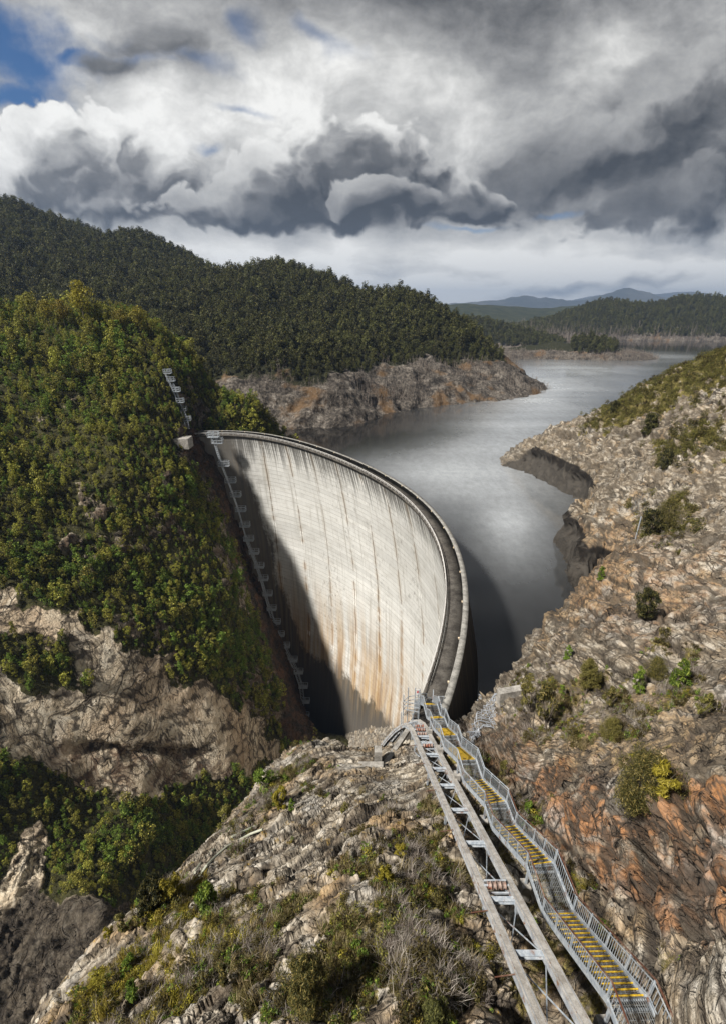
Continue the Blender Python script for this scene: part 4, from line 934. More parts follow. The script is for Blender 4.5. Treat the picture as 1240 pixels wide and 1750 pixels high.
def scatter(name, pts, scale, rot, pick, protos, label_kind='stuff'):
    me = bpy.data.meshes.new(name); me.vertices.add(len(pts)); me.vertices.foreach_set('co', np.asarray(pts, np.float32).ravel())
    for nm, ty, a in (('sc', 'FLOAT', scale), ('pick', 'INT', pick)):
        at = me.attributes.new(nm, ty, 'POINT'); at.data.foreach_set('value', np.asarray(a, np.int32 if ty == 'INT' else np.float32))
    at = me.attributes.new('rot', 'FLOAT_VECTOR', 'POINT'); at.data.foreach_set('vector', np.asarray(rot, np.float32).ravel())
    o = link(name, me); tag(o, kind='stuff')
    ng = bpy.data.node_groups.new(name, 'GeometryNodeTree')
    ng.interface.new_socket('Geometry', in_out='INPUT', socket_type='NodeSocketGeometry'); ng.interface.new_socket('Geometry', in_out='OUTPUT', socket_type='NodeSocketGeometry')
    N, Lk = ng.nodes, ng.links; gi = N.new('NodeGroupInput'); go = N.new('NodeGroupOutput'); io = N.new('GeometryNodeInstanceOnPoints'); jn = N.new('GeometryNodeJoinGeometry')
    for pobj in protos:
        oi = N.new('GeometryNodeObjectInfo'); oi.inputs['Object'].default_value = pobj; oi.inputs['As Instance'].default_value = True; Lk.new(oi.outputs['Geometry'], jn.inputs[0])
    def at_(nm, ty):
        n = N.new('GeometryNodeInputNamedAttribute'); n.data_type = ty; n.inputs[0].default_value = nm; return n.outputs[0]
    Lk.new(gi.outputs[0], io.inputs['Points']); Lk.new(jn.outputs[0], io.inputs['Instance']); io.inputs['Pick Instance'].default_value = True
    Lk.new(at_('pick', 'INT'), io.inputs['Instance Index']); Lk.new(at_('rot', 'FLOAT_VECTOR'), io.inputs['Rotation']); Lk.new(at_('sc', 'FLOAT'), io.inputs['Scale'])
    Lk.new(io.outputs[0], go.inputs[0]); md = o.modifiers.new('scatter', 'NODES'); md.node_group = ng
    return o
def rots(n, r, tilt=.12): return np.c_[r.normal(size=(n, 2)) * tilt, r.uniform(0, 6.28, n)]

_PU = {}
def pick_on(G, u, v, rad=5):             # where the line of sight of pixel (u, v) meets a surface
    if id(G) not in _PU: _PU[id(G)] = project(G.reshape(-1, 3))
    a, b, t = _PU[id(G)]
    for k in (1, 2, 4):
        m = (np.abs(a - u) < rad * k) & (np.abs(b - v) < rad * k) & (t > 0)
        if m.any():
            i = np.where(m)[0]; near = i[t[i] < t[i].min() * 1.06]; j = near[np.argmin((a[near] - u) ** 2 + (b[near] - v) ** 2)]
            return G.reshape(-1, 3)[j], t[j]
    raise ValueError((u, v))

# -- forest of the far side of the gorge
r1 = np.random.default_rng(21)
protoL = [crown_mesh('tree', M_LEAF, 100 + i, 5.0, 3.4, 520, .17, 'shrub', nclump=15) for i in range(3)] + \
         [crown_mesh('tree', M_LEAFG, 110 + i, 4.6, 3.2, 520, .16, 'shrub', nclump=13) for i in range(2)] + \
         [crown_mesh('tree', M_LEAF, 120 + i, 6.5, 3.0, 480, .17, 'round', clear=.35, nclump=11) for i in range(2)]
cand, area = cells_of(LGD, 64000, np.clip((lveg - .62) * 3, 0, 1) * (Vl[:, 2] > -104) * (abut_raw < .25), r1)
cu, cv, ct = project(cand); ok = (ct > 20) & (cu > -700) & (cu < 700) & (cv > 440) & (cv < 1900); cand = cand[ok]
cand = cand[thin(cand, 1.28, r1)]; cu, cv, ct = project(cand); nL = len(cand)
lush = smooth(-.1, .25, fbm(cand / 26 + 4, 3) + .25 * smooth(-10, -60, cand[:, 2]))
pkL = np.where(r1.uniform(size=nL) < .25 + .65 * lush, r1.integers(3, 5, nL), r1.integers(0, 3, nL)); pkL = np.where((r1.uniform(size=nL) < .10) & (cand[:, 2] > -20), r1.integers(5, 7, nL), pkL)
scL = np.clip(r1.lognormal(-.80, .38, nL), .24, 1.1) * (.72 + .5 * smooth(-.25, .3, fbm(cand / 18 + 8, 3)))
scL *= np.where(cand[:, 2] > 18, 1.15, 1.0)
rtL = rots(nL, r1, .10)
shown = (cu > 20) & (cu < 560) & (cv > 545) & (cv < 1560)
order = np.argsort(-np.where(shown, scL / ct, 0)); chosen = order[:300]; rest = np.ones(nL, bool); rest[chosen] = False
treesL = []
kinds_l = ['olive bushy tree in the forest on the slope left of the dam'] * 3 + ['fresh green bushy tree in the forest on the slope left of the dam'] * 2 + ['taller open crowned tree in the forest on the slope left of the dam'] * 2
firstL = {}
for i in chosen:
    o = bpy.data.objects.new('forest_tree', protoL[pkL[i]]); COL.objects.link(o)
    o.location = cand[i]; o.rotation_euler = rtL[i]; o.scale = (scL[i],) * 3
    tag(o, kinds_l[pkL[i]], 'tree', 'trees of the forest on the slope left of the dam'); firstL.setdefault(pkL[i], o)
if len(firstL) < 7: print('missing protos', firstL.keys())
keysL = sorted(firstL); remap = {k: i for i, k in enumerate(keysL)}
pkr = np.array([remap.get(p, 0) for p in pkL[rest]])
tag(scatter('slope_forest', cand[rest], scL[rest], rtL[rest], pkr, [firstL[k] for k in keysL]), 'dense olive green forest covering the steep slope left of the dam', 'forest')
print('left trees', nL)
# a few gum trees that stand out above the brow
gum = crown_mesh('crown', M_LEAFY, 300, 11, 8.0, 1500, .26, 'round', clear=.5, nclump=16, trunk=False)
gum_trunk = MB(); gum_trunk.tube([(0, 0, -1), (.2, 0, 4), (-.1, .2, 9)], [.22, .16, .06], 6)
for an, zz_ in ((0.4, 4), (2.4, 4.8), (4.2, 5.5), (5.4, 4.4)): gum_trunk.tube([(.15, 0, zz_), (math.cos(an) * 2.6, math.sin(an) * 2.6, zz_ + 3.2)], [.10, .03], 5)
gum_trunk = gum_trunk.build('trunk', M_BARK).data; bpy.data.objects.remove(bpy.data.objects['trunk'])
for u, v, sc, lab in ((148, 552, 1.15, 'tall yellow green gum tree with a spreading crown above the brow of the left slope'), (112, 556, .72, 'small yellowish gum tree just left of the tall spreading gum on the brow'), (86, 556, .7, 'yellowish gum tree farthest left on the brow of the slope'),
                      (212, 562, .62, 'small round gum tree right of the tall spreading gum on the brow'), (240, 567, .75, 'pale olive gum tree farthest right on the brow of the left slope')):
    p, t = pick_on(LGD, u, v + 6, 8); root = tag(bpy.data.objects.new('gum_tree', None), lab, 'tree', 'gum trees along the brow of the left slope'); COL.objects.link(root)
    root.location = p; root.scale = (sc,) * 3; root.rotation_euler = (0, 0, u); c = link('crown', gum, root); link('trunk', gum_trunk, root)

# -- dark forest of the hill behind, the wooded point and the far shore (wood that reads as one mass)
r2 = np.random.default_rng(22)
protoD = [crown_mesh('forest_crown', M_LEAFD, 200 + i, 12, 8.5, 520, .48, 'round', clear=.12, nclump=14) for i in range(3)] + [crown_mesh('forest_crown', M_LEAFD, 210 + i, 11, 7.2, 460, .46, 'shrub', clear=.05, nclump=14) for i in range(2)]
cand, area = cells_of(MGD, 62000, np.clip((mveg - .45) * 2.5, 0, 1) * (Vm[:, 2] > -8), r2)
cu, cv, ct = project(cand); ok = (ct > 20) & (cu > -420) & (cu < 1000); cand = cand[ok]; cand = cand[thin(cand, 3.2, r2)]; n = len(cand); print('hill trees', n)
edge_ = smooth(2, 16, cand[:, 2])
sc = np.clip(r2.lognormal(-.52, .28, n), .3, 1.1) * (.45 + .55 * edge_) * .9
order = np.argsort(-sc * smooth(700, 300, np.linalg.norm(cand, axis=1)))
pk = r2.integers(0, 5, n)
firsts = []
for k in range(5):
    i = np.where((pk == k))[0]; j = i[np.argmax(sc[i] - 9 * (np.abs(cand[i, 0] + 60) > 60) - .004 * np.abs(cand[i, 1] - 330))]
    o = bpy.data.objects.new('forest_tree', protoD[k]); COL.objects.link(o); o.location = cand[j]; o.scale = (sc[j],) * 3
    tag(o, ['dark open crowned forest tree on the hill behind the dam', 'dark bushy forest tree on the hill behind the dam'][k > 2], 'tree', 'dark trees on the hill behind the dam'); firsts.append(o); pk[j] = -1
m = pk >= 0
tag(scatter('hill_forest', cand[m], sc[m], rots(m.sum(), r2, .06), pk[m], firsts), 'dark green forest covering the hill behind the dam', 'forest')
def wood(name, G, count, dist, smin, zmin, sc0, seed, label, umin=-100, umax=1400, cond=None):
    r = np.random.default_rng(seed); pr = (G.reshape(-1, 3)[:, 2] > zmin).astype(float)
    if cond is not None: pr *= cond(G.reshape(-1, 3))
    c, a = cells_of(G, count, pr, r); cu, cv, ct = project(c); c = c[(cu > umin) & (cu < umax)]; c = c[thin(c, dist, r)]; n = len(c)
    s = np.clip(r.lognormal(-.1, .25, n), smin, 1.5) * sc0
    return tag(scatter(name, c, s, rots(n, r, .05), r.integers(0, 5, n), firsts), label, 'forest')
wood('point_forest', HAG, 9000, 4.5, .5, -9, .66, 31, 'dark green wood on the low point beyond the island')
wood('far_shore_forest', HBG, 30000, 5.5, .5, -5, .72, 32, 'dark forest on the hill along the far shore')
wood('island_wood', ISG, 600, 3.2, .4, -7, .62, 33, 'dark clump of trees on top of the island', cond=lambda V: ((project(V)[0] > 975) & (project(V)[0] < 1052)).astype(float))

# -- bare drowned scrub along the drawn-down shores
r3 = np.random.default_rng(23)
tw = [twig_mesh('dead_sapling', M_TWIG, 400 + i, 3.2, 12, .06) for i in range(3)]
tall = [twig_mesh('dead_trunk', M_TWIG, 410 + i, 14, 5, .22) for i in range(2)]
prb = np.clip(band, 0, 1) * (Vm[:, 2] > WATER_Z - .5) * np.clip(.15 + 1.4 * fbm(Pm / 30 + 5, 3), 0, 1)
c, a = cells_of(MGD, 5000, prb, r3); cu, cv, ct = project(c); c = c[(cu > 400) & (cu < 960)]; n = len(c)
def dead(u, v, G, me, sc, lab):
    p, t = pick_on(G, u, v, 8); o = bpy.data.objects.new('dead_tree', me); COL.objects.link(o); o.location = p; o.scale = (sc,) * 3; return tag(o, lab, 'tree', 'bare dead trees on the lake shores')
d0 = [dead(540, 715, MGD, tw[0], 1.2, 'bare pale dead sapling at the lake edge behind the dam'), dead(725, 680, MGD, tw[1], 1.3, 'bare grey dead sapling by the dark water under the hill'), dead(880, 660, MGD, tw[2], 1.1, 'bare dead sapling near the rocky tip of the hill')]
tag(scatter('drowned_scrub', c, np.clip(r3.lognormal(-.1, .35, n), .4, 1.8), rots(n, r3, .12), r3.integers(0, 3, n), d0), 'pale bare dead scrub along the shore under the dark hill', 'dead scrub')
c, a = cells_of(ISG, 3500, ((ISG.reshape(-1, 3)[:, 2] > WATER_Z) & (ISG.reshape(-1, 3)[:, 2] < -6.5)).astype(float), r3); n = len(c)
tag(scatter('island_scrub', c, np.clip(r3.lognormal(.1, .3, n), .5, 1.8), rots(n, r3, .1), r3.integers(0, 3, n), d0), 'pinkish grey dead scrub ringing the island', 'dead scrub')
d1 = [dead(1120, 585, HBG, tall[0], 1.1, 'tall bare dead trunk on the far shore right of the island'), dead(1010, 575, HBG, tall[1], 1.2, 'tall bare dead trunk on the far shore behind the island')]
hz = HBG.reshape(-1, 3)[:, 2]
c, a = cells_of(HBG, 2600, ((hz > WATER_Z) & (hz < 8)).astype(float) * np.clip(1.2 - (hz + 14) / 22, .1, 1), r3); n = len(c)
tag(scatter('drowned_forest', c, np.clip(r3.lognormal(-.1, .3, n), .4, 1.6), rots(n, r3, .05), r3.integers(0, 2, n), d1), 'bleached standing trunks of the drowned forest on the far shore', 'dead trees')
c, a = cells_of(HBG, 6000, ((hz > WATER_Z) & (hz < -2)).astype(float), r3); n = len(c)
tag(scatter('far_shore_scrub', c, np.clip(r3.lognormal(.5, .3, n), .8, 2.6), rots(n, r3, .1), r3.integers(0, 3, n), d0), 'pinkish grey dead scrub at the foot of the far shore', 'dead scrub')

# -- shrubs, sedge and heath on the near rocks
r4 = np.random.default_rng(24)
def shrub_meshes(seed, mat, h, w, n, leaf, kind, aspect=3.0):
    f = crown_mesh('foliage', mat, seed, h, w, n, leaf, kind, clear=.25, aspect=aspect, trunk=False, nclump=max(14, n // 110), cr0=.06, cr1=.16, align=np.array((0, 0, .55)))
    T = MB(); r = np.random.default_rng(seed)
    T.tube([(0, 0, -.12 * h), (.02 * h, 0, .3 * h), (0, .03 * h, .6 * h)], [.022 * h, .018 * h, .006 * h], 5)
    for i in range(9):
        an = r.uniform(0, 6.28); q = w * r.uniform(.2, .42); T.tube([(0, 0, r.uniform(.02, .3) * h), (q * .5 * math.cos(an), q * .5 * math.sin(an), .42 * h), (q * math.cos(an), q * math.sin(an), r.uniform(.55, .85) * h)], [.012 * h, .008 * h, .003 * h], 4)
    me = bpy.data.meshes.new('stem'); me.from_pydata(np.concatenate(T.v).tolist(), [], T.f); me.materials.append(M_BARK); return f, me
KIND = {'upright': shrub_meshes(500, M_LEAFB, 1.0, .62, 15000, .0062, 'round'), 'round': shrub_meshes(501, M_LEAFB, 1.0, .95, 19000, .0064, 'shrub'), 'dark': shrub_meshes(502, M_LEAFD, 1.0, .9, 6000, .015, 'shrub'),
        'green': shrub_meshes(503, M_LEAFG, 1.0, .62, 1900, .022, 'shrub'), 'yellow': shrub_meshes(504, M_LEAFY, 1.0, .85, 1900, .024, 'shrub'), 'sparse': shrub_meshes(505, M_LEAFB, 1.0, .8, 900, .018, 'round'), 'leafy': shrub_meshes(506, M_LEAFG, 1.0, 1.2, 2600, .026, 'shrub', 1.5)}
SHRUBS = [  # foot pixel, height in photo pixels, kind, label
 (520, 1728, 150, 'upright', 'big dark upright bush at the bottom middle of the rocky spur'),
 (362, 1560, 62, 'green', 'slim green sapling on the edge of the spur beside the pale hoses'),
 (298, 1540, 56, 'yellow', 'bright yellow bush on the edge of the spur left of the slim sapling'), (268, 1552, 66, 'dark', 'dark bush just left of the bright yellow bush on the spur edge'),
 (322, 1446, 64, 'leafy', 'leafy green bush at the gorge edge just above the pale hoses'), (380, 1408, 44, 'sparse', 'grey green bush at the gorge edge above the curved hoses'),
 (480, 1378, 34, 'yellow', 'yellow bush tucked under the pale knob of rock by the dam foot'), (497, 1384, 24, 'green', 'small bright green bush below the yellow one near the rock knob'), (455, 1352, 40, 'leafy', 'rounded green bush on the gorge lip left of the rock knob'),
 (222, 1590, 40, 'sparse', 'greyish bush on the gorge edge low at left'), (248, 1560, 30, 'leafy', 'small leafy bush below the dark bush on the gorge edge'), (190, 1606, 26, 'yellow', 'small yellow shrub perched on the left edge of the spur'),
 (222, 1655, 36, 'green', 'upright green shrub on the grassy left flank of the spur'), (230, 1705, 44, 'green', 'taller green shrub lower down the grassy left flank'), (226, 1588, 20, 'green', 'tiny green shrub beside white rock on the left edge'),
 (745, 1755, 60, 'dark', 'dark shrub at the bottom edge left of the rail track'), (390, 1690, 46, 'sparse', 'low sprawling bush left of the big upright bush'),
 (1085, 1372, 108, 'round', 'big dark round bush on the reddish rock right of the stairs'), (1122, 1352, 60, 'yellow', 'yellowish tufted shrub at the right side of the big round bush'),
 (1100, 1056, 50, 'dark', 'lone dark round bush high on the pale rock slope at right'), (1000, 1186, 58, 'upright', 'upright brown green shrub in the middle of the right slope'), (934, 1246, 74, 'sparse', 'leggy shrub with a bare stem above the dam end'),
 (905, 1216, 62, 'sparse', 'brownish shrub beside the concrete slab above the dam end'), (1035, 1212, 40, 'sparse', 'round brownish shrub below the upright shrub on the right slope'), (1092, 1186, 46, 'green', 'small green shrub at the centre of the right slope'),
 (1150, 1176, 52, 'green', 'green leaning shrub near the right edge of the slope'), (1120, 1160, 40, 'round', 'small olive shrub left of the leaning green one'), (1038, 1262, 40, 'round', 'small rounded shrub above the big round bush'), (1185, 1230, 50, 'sparse', 'brown shrub at the far right of the slope'),
 (966, 1128, 26, 'green', 'tiny shrub on the cliff edge above the lake'), (960, 1190, 22, 'green', 'tiny green shrub near the cliff edge left of the upright shrub'), (1022, 994, 24, 'green', 'small shrub clinging to the cliff edge near the steel post'),
 (1112, 918, 46, 'dark', 'dark bush below the netting on the right slope'), (1140, 905, 48, 'round', 'largest olive bush in the hollow of the right slope'), (1105, 742, 34, 'dark', 'dark bush under the heath cap of the promontory'), (1135, 800, 30, 'dark', 'dark bush in the gully of the promontory'), (1046, 706, 20, 'dark', 'dark bush on the skyline of the promontory'),
 (685, 1475, 40, 'yellow', 'yellow green sedge bush on the spur left of the track'), (655, 1512, 44, 'yellow', 'spiky sedge clump in the middle of the spur'), (590, 1395, 26, 'sparse', 'small brown bush on the crest of the spur'), (860, 1330, 30, 'sparse', 'scrubby bush beside the stairs in the gully'), (900, 1392, 28, 'green', 'small green bush in the gully right of the stairs')]
for u, v, hpx, kd, lab in SHRUBS:
    try: p, t = pick_on(NGD, u, min(v, 1748), 4)
    except ValueError: print('no ground for', u, v); continue
    root = tag(bpy.data.objects.new('shrub', None), lab, 'shrub'); COL.objects.link(root)
    h = hpx * t / F_PX * 1.15; root.location = p; root.scale = (h * r4.uniform(.8, 1.1), h * r4.uniform(.8, 1.1), h); root.rotation_euler = (r4.normal() * .08, r4.normal() * .08, r4.uniform(0, 6.28))
    f, s_ = KIND[kd]; link('foliage', f, root); link('stem', s_, root)
# low cover: cushions, sedge and dry grass, too many to count
heath_m = [crown_mesh('heath_cushion', M_LEAFB, 600 + i, .34, .55, 170, .022, 'shrub', trunk=False, nclump=7, aspect=1.7) for i in range(2)] + [crown_mesh('heath_cushion', M_LEAFY, 604, .24, .4, 130, .02, 'shrub', trunk=False, nclump=6, aspect=1.7), crown_mesh('heath_cushion', M_LEAFG, 605, .3, .45, 130, .024, 'shrub', trunk=False, nclump=6)]
tuft_m = [tuft_mesh('sedge_tuft', M_GRASS, 610, 60, .42, .35, .007), tuft_mesh('sedge_tuft', M_GRASSY, 611, 60, .38, .35, .008), tuft_mesh('sedge_tuft', M_TWIG, 612, 60, .40, .5, .006, 1.1)]
heath_m.append(crown_mesh('heath_cushion', M_LEAFBR, 606, .34, .6, 240, .024, 'shrub', trunk=False, nclump=9, aspect=1.7))
def seed_obj(me, name, u, v, lab, cat, sc=1.0, grp=None):
    p, t = pick_on(NGD, u, v, 4); o = bpy.data.objects.new(name, me); COL.objects.link(o); o.location = p; o.scale = (sc,) * 3; return tag(o, lab, cat, grp)
hs = [seed_obj(heath_m[0], 'heath_cushion', 610, 1560, 'olive heath cushion beside the sedge in the middle of the spur', 'shrub', 1.5), seed_obj(heath_m[1], 'heath_cushion', 700, 1560, 'brownish heath cushion left of the track on the spur', 'shrub', 1.5),
      seed_obj(heath_m[2], 'heath_cushion', 330, 1620, 'low yellow cushion plant on the left flank of the spur', 'shrub', 1.6), seed_obj(heath_m[3], 'heath_cushion', 450, 1560, 'low green cushion plant above the big upright bush', 'shrub', 1.5)]
gs = [seed_obj(tuft_m[0], 'sedge_tuft', 690, 1490, 'dry straw coloured sedge tuft near the track', 'grass tuft', 2.0), seed_obj(tuft_m[1], 'sedge_tuft', 270, 1580, 'golden sedge tuft on the spur edge below the yellow bush', 'grass tuft', 1.8), seed_obj(tuft_m[2], 'sedge_tuft', 600, 1690, 'pinkish bare twiggy tuft right of the big upright bush', 'grass tuft', 2.0)]
hs.append(seed_obj(heath_m[4], 'heath_cushion', 1100, 690, 'brown heath cushion on the heath cap of the promontory', 'shrub', 3.0))
inview = (pu > -60) & (pu < 1300) & (pv < 1800) & (pt < 75)
prv = np.clip((veg - .42) * 3, 0, 1) * inview * smooth(.5, .9, dist_stair + np.where(Y < 40, 0, 9)) * (np.abs(X - (6.35 - .037 * Y)) > .9)
c, a = cells_of(NGD, 5600, prv, r4); n = len(c); cu, cv, ct = project(c)
yel = region(cu, cv, [(120, 1600), (330, 1480), (420, 1560), (330, 1750), (60, 1750)], 30, fbm(c / 2, 3))
pk = np.where(r4.uniform(size=n) < .12 + .4 * yel, 2, np.where(r4.uniform(size=n) < .16, 3, r4.integers(0, 2, n)))
tag(scatter('heath_cover', c, np.clip(r4.lognormal(-.25, .4, n), .3, 2.0), rots(n, r4, .2), pk, hs), 'low olive heath covering the soil between the near rocks', 'ground cover')
c, a = cells_of(NGD, 3200, prv * (.2 + np.clip(2.5 * fbm(Pp / 3.5 + 30, 3), 0, 1)), r4); n = len(c); cu, cv, ct = project(c)
yel = region(cu, cv, [(120, 1600), (330, 1480), (420, 1560), (330, 1750), (60, 1750)], 30, fbm(c / 2, 3)); pink = smooth(0, .3, fbm(c / 4 + 50, 3))
pk = np.where(r4.uniform(size=n) < yel * .8, 1, np.where(r4.uniform(size=n) < pink, 2, 0))
tag(scatter('dry_grass', c, np.clip(r4.lognormal(-.2, .35, n), .4, 2.0), rots(n, r4, .15), pk, gs), 'dry grass and sedge growing among the near rocks', 'grass')
c, a = cells_of(NGD, 5200, np.clip((veg - .3) * 3, 0, 1) * (pt > 70) * (pu < 1350) * (Z > -9), r4); n = len(c)
tag(scatter('promontory_heath', c, np.clip(r4.lognormal(.9, .35, n), 1.2, 5.0), rots(n, r4, .15), np.where(r4.uniform(size=n) < .85, 4, 0), hs), 'brown green heath capping the rocky promontory at right', 'ground cover')

# ------------------------------------------------------------------ the steel stairs down to the crest
A3 = lambda *p: np.array(p, float)
def empty(name, loc, label, cat, group=None):
    o = bpy.data.objects.new(name, None); COL.objects.link(o); o.location = loc; return tag(o, label, cat, group)
SW = .60                                 # half the clear width
base = A3(*STAIR[-1]); stair = empty('metal_staircase', base, 'galvanised staircase with yellow step edges winding down the ridge to the dam crest', 'staircase')
tread = MB()
tread.box((-SW, -.01, -.03), (SW, .03, .012))
tread_nose = tread
q = MB()
for y in (.075, .115, .155, .195): q.bar((-SW, y, -.012), (SW, y, -.012), .012, .03)
for x in np.linspace(-SW, SW, 9): q.bar((x, .03, -.014), (x, .21, -.014), .012, .02)
tmp_n = tread.build('step_edge', M_YEL); tmp_t = q.build('tread', M_GRATE); nose_me, tread_me = tmp_n.data, tmp_t.data
bpy.data.objects.remove(tmp_n); bpy.data.objects.remove(tmp_t)
def side(a, b):
    d = b - a; d[2] = 0; d /= np.linalg.norm(d); return np.array((d[1], -d[0], 0))
def railing(a, b, sx, parent, top_mat, dense, first, last, kick=False):
    r = side(a.copy(), b.copy()) * sx * (SW + .05); up = A3(0, 0, 1); L = np.linalg.norm(b - a); lean = r * .06
    m = MB(); n = max(2, int(round(L / 1.25)) + 1)
    for f in np.linspace(0, 1, n): p = a + (b - a) * f + r; m.bar(p + up * -.12, p + up * 1.0 + lean, .05, .05)
    for h in (.14, .90): m.bar(a + r + up * h, b + r + up * h, .028, .028)
    nb = max(2, int(L / dense))
    for f in (np.arange(nb) + .5) / nb: p = a + (b - a) * f + r; m.bar(p + up * .14, p + up * .90, .016, .016)
    o = m.build('railing', M_STEEL, parent, tuple(base)); o.location = (0, 0, 0)
    t = MB(); t.tube([a + r + up * 1.02 + lean, b + r + up * 1.02 + lean], .032, 6); h = t.build('handrail', top_mat, o, tuple(base))
STN = [A3(*p) for p in STAIR]
STN[0] = A3(8.42, 4.2, 18.0)
for i, (a, b) in enumerate(zip(STN[:-1], STN[1:])):
    r = side((b - a).copy(), b * 0) if False else side(a.copy(), b.copy()); flat = abs(a[2] - b[2]) < .05; m = MB()
    for sx in (-1, 1): m.bar(a + r * sx * (SW + .03) + (0, 0, -.06), b + r * sx * (SW + .03) + (0, 0, -.06), .05, .24)
    if flat:
        L = np.linalg.norm(b - a); d = (b - a) / L
        for e in (a + d * .03, b - d * .03): m.bar(e - r * (SW + .03) + (0, 0, -.08), e + r * (SW + .03) + (0, 0, -.08), .05, .1)
        fr = m.build('landing', M_STEEL, stair, tuple(base)); g = MB()
        for x in np.linspace(-SW, SW, 17): g.bar(a + r * x, b + r * x, .014, .035)
        for f in np.linspace(0, 1, max(3, int(L / .16))): p = a + (b - a) * f; g.bar(p - r * SW, p + r * SW, .012, .02)
        g.build('grating', M_GRATE, fr, tuple(base))
    else:
        for e in (a * .97 + b * .03, a * .03 + b * .97): m.bar(e - r * (SW + .03) + (0, 0, -.1), e + r * (SW + .03) + (0, 0, -.1), .05, .08)
        fr = m.build('flight', M_STEEL, stair, tuple(base)); nst = max(2, int(round((a[2] - b[2]) / .195))); ang = math.atan2(-(b - a)[0], (b - a)[1])
        for k in range(nst):
            p = a + (b - a) * ((k + .5) / nst) - base
            for nm, me in (('tread', tread_me), ('step_edge', nose_me)):
                o = link(nm, me, fr); o.location = p; o.rotation_euler = (0, 0, ang + math.pi)
    for sx in (-1, 1): railing(a, b, sx, stair, M_RAIL if i < 5 else M_STEEL, .135 if i < 9 else .2, i == 0, False)
for p in (STN[1], STN[3], STN[5], STN[7], STN[9], STN[11]):
    legs = MB(); legs.bar(p + (-SW, -.2, -.18), p + (SW, -.2, -.18), .08); foot = MB()
    for sx in (-1, 1): legs.bar(p + (sx * SW, -.2, -.1), p + (sx * SW, -.2, -1.9), .09)
    foot.box(tuple(p + (-SW - .2, -.42, -2.6)), tuple(p + (-SW + .2, .02, -1.0)))
    legs.build('support_leg', M_STEEL, stair, tuple(base)); foot.build('footing', M_BLOCK, stair, tuple(base))

# ------------------------------------------------------------------ the inclined rail track beside them
tb = track_pt(31.4); track = empty('rail_track', tuple(tb), 'inclined rail track on two heavy girders running down the ridge beside the stairs', 'rail track')
ctr = [track_pt(y) for y in (1.5, 10, 20, 30, 31.4)] + [A3(5.12, 32.6, 3.15), A3(4.95, 33.7, 2.6), A3(4.65, 34.7, 1.9), A3(4.3, 35.5, .9), A3(3.8, 36.3, -.4), A3(3.1, 37.3, -2.6), A3(2.3, 38.4, -5.4), A3(1.6, 39.4, -8.4)]
G2 = .66
def offs(i, s):
    d = ctr[min(i + 1, len(ctr) - 1)] - ctr[max(i - 1, 0)]; d[2] = 0; d /= np.linalg.norm(d); return ctr[i] + np.array((d[1], -d[0], 0)) * s
for s in (-G2, G2):
    g = MB(); t = MB()
    for i in range(len(ctr) - 1):
        a, b = offs(i, s), offs(i + 1, s); d = (b - a) / np.linalg.norm(b - a)
        for dx in (-.12, .12): g.bar(a + (dx, 0, -.19), b + (dx, 0, -.19), .025, .38)
        g.bar(a + (0, 0, -.37), b + d * .02 + (0, 0, -.37), .34, .03); t.bar(a - d * .02, b + d * .03, .34, .04)
    o = g.build('girder', M_GIRDER, track, tuple(tb)); o.location = (0, 0, 0); t.build('rail_head', M_BEAM, o, tuple(tb))
cross_y = [4.3, 7.1, 10.0, 12.6, 16.45, 19.6, 22.6, 25.1, 27.6, 30.0, 31.4]
for y in cross_y:
    m = MB(); p = track_pt(y); m.bar(p + (-G2, 0, -.10), p + (G2, 0, -.10), .20, .025); m.bar(p + (-G2, 0, -.30), p + (G2, 0, -.30), .20, .025); m.bar(p + (-G2, 0, -.2), p + (G2, 0, -.2), .03, .2)
    m.build('cross_member', M_STEEL, track, tuple(tb))
for y0, y1 in zip(cross_y[:-1], cross_y[1:]):
    m = MB(); a, b = track_pt(y0) + (0, 0, -.32), track_pt(y1) + (0, 0, -.32)
    for s in (-1, 1): m.bar(a + (s * G2, 0, 0), b + (-s * G2, 0, -.02), .04, .03)
    m.build('brace', M_STEEL, track, tuple(tb))
for i in range(7, len(ctr) - 1):                         # rungs where the track dives over the edge
    for f in (.0, .33, .66):
        m = MB(); a = offs(i, -G2) * (1 - f) + offs(i + 1, -G2) * f; b = offs(i, G2) * (1 - f) + offs(i + 1, G2) * f
        m.bar(a - (0, 0, .1), b - (0, 0, .1), .07, .07); m.build('rung', M_STEEL, track, tuple(tb))
def roller(p, n=4):
    m = MB(); m.tube([p + (-G2 + .1, 0, 0), p + (G2 - .1, 0, 0)], .05, 8)
    o = m.build('roller_axle', M_STEEL, track, tuple(tb)); w = MB()
    for x in np.linspace(-.32, .32, n):
        w.tube([p + (x - .07, 0, 0), p + (x - .055, 0, 0), p + (x + .055, 0, 0), p + (x + .07, 0, 0)], [.17, .13, .13, .17], 14)
    w.build('roller', M_ROLLER, o, tuple(tb))
    m2 = MB(); m2.bar(p + (-.5, -.25, -.12), p + (.5, -.25, -.12), .06, .1); m2.bar(p + (-.5, .25, -.12), p + (.5, .25, -.12), .06, .1); m2.build('roller_frame', M_STEEL, track, tuple(tb))
roller(track_pt(13.3) + (0, 0, .02))
for y, z in ((29.2, -.02), (31.9, -.05), (32.7, -.06), (33.4, -.1)): roller(track_pt(y) * (1, 1, 1) + (0, 0, z + (0 if y < 32 else (y - 32) * .2)), 4)
def ground(x, y, z=99):
    d = (NGD[..., 0] - x) ** 2 + (NGD[..., 1] - y) ** 2; return float(NGD.reshape(-1, 3)[np.argmin(d), 2])
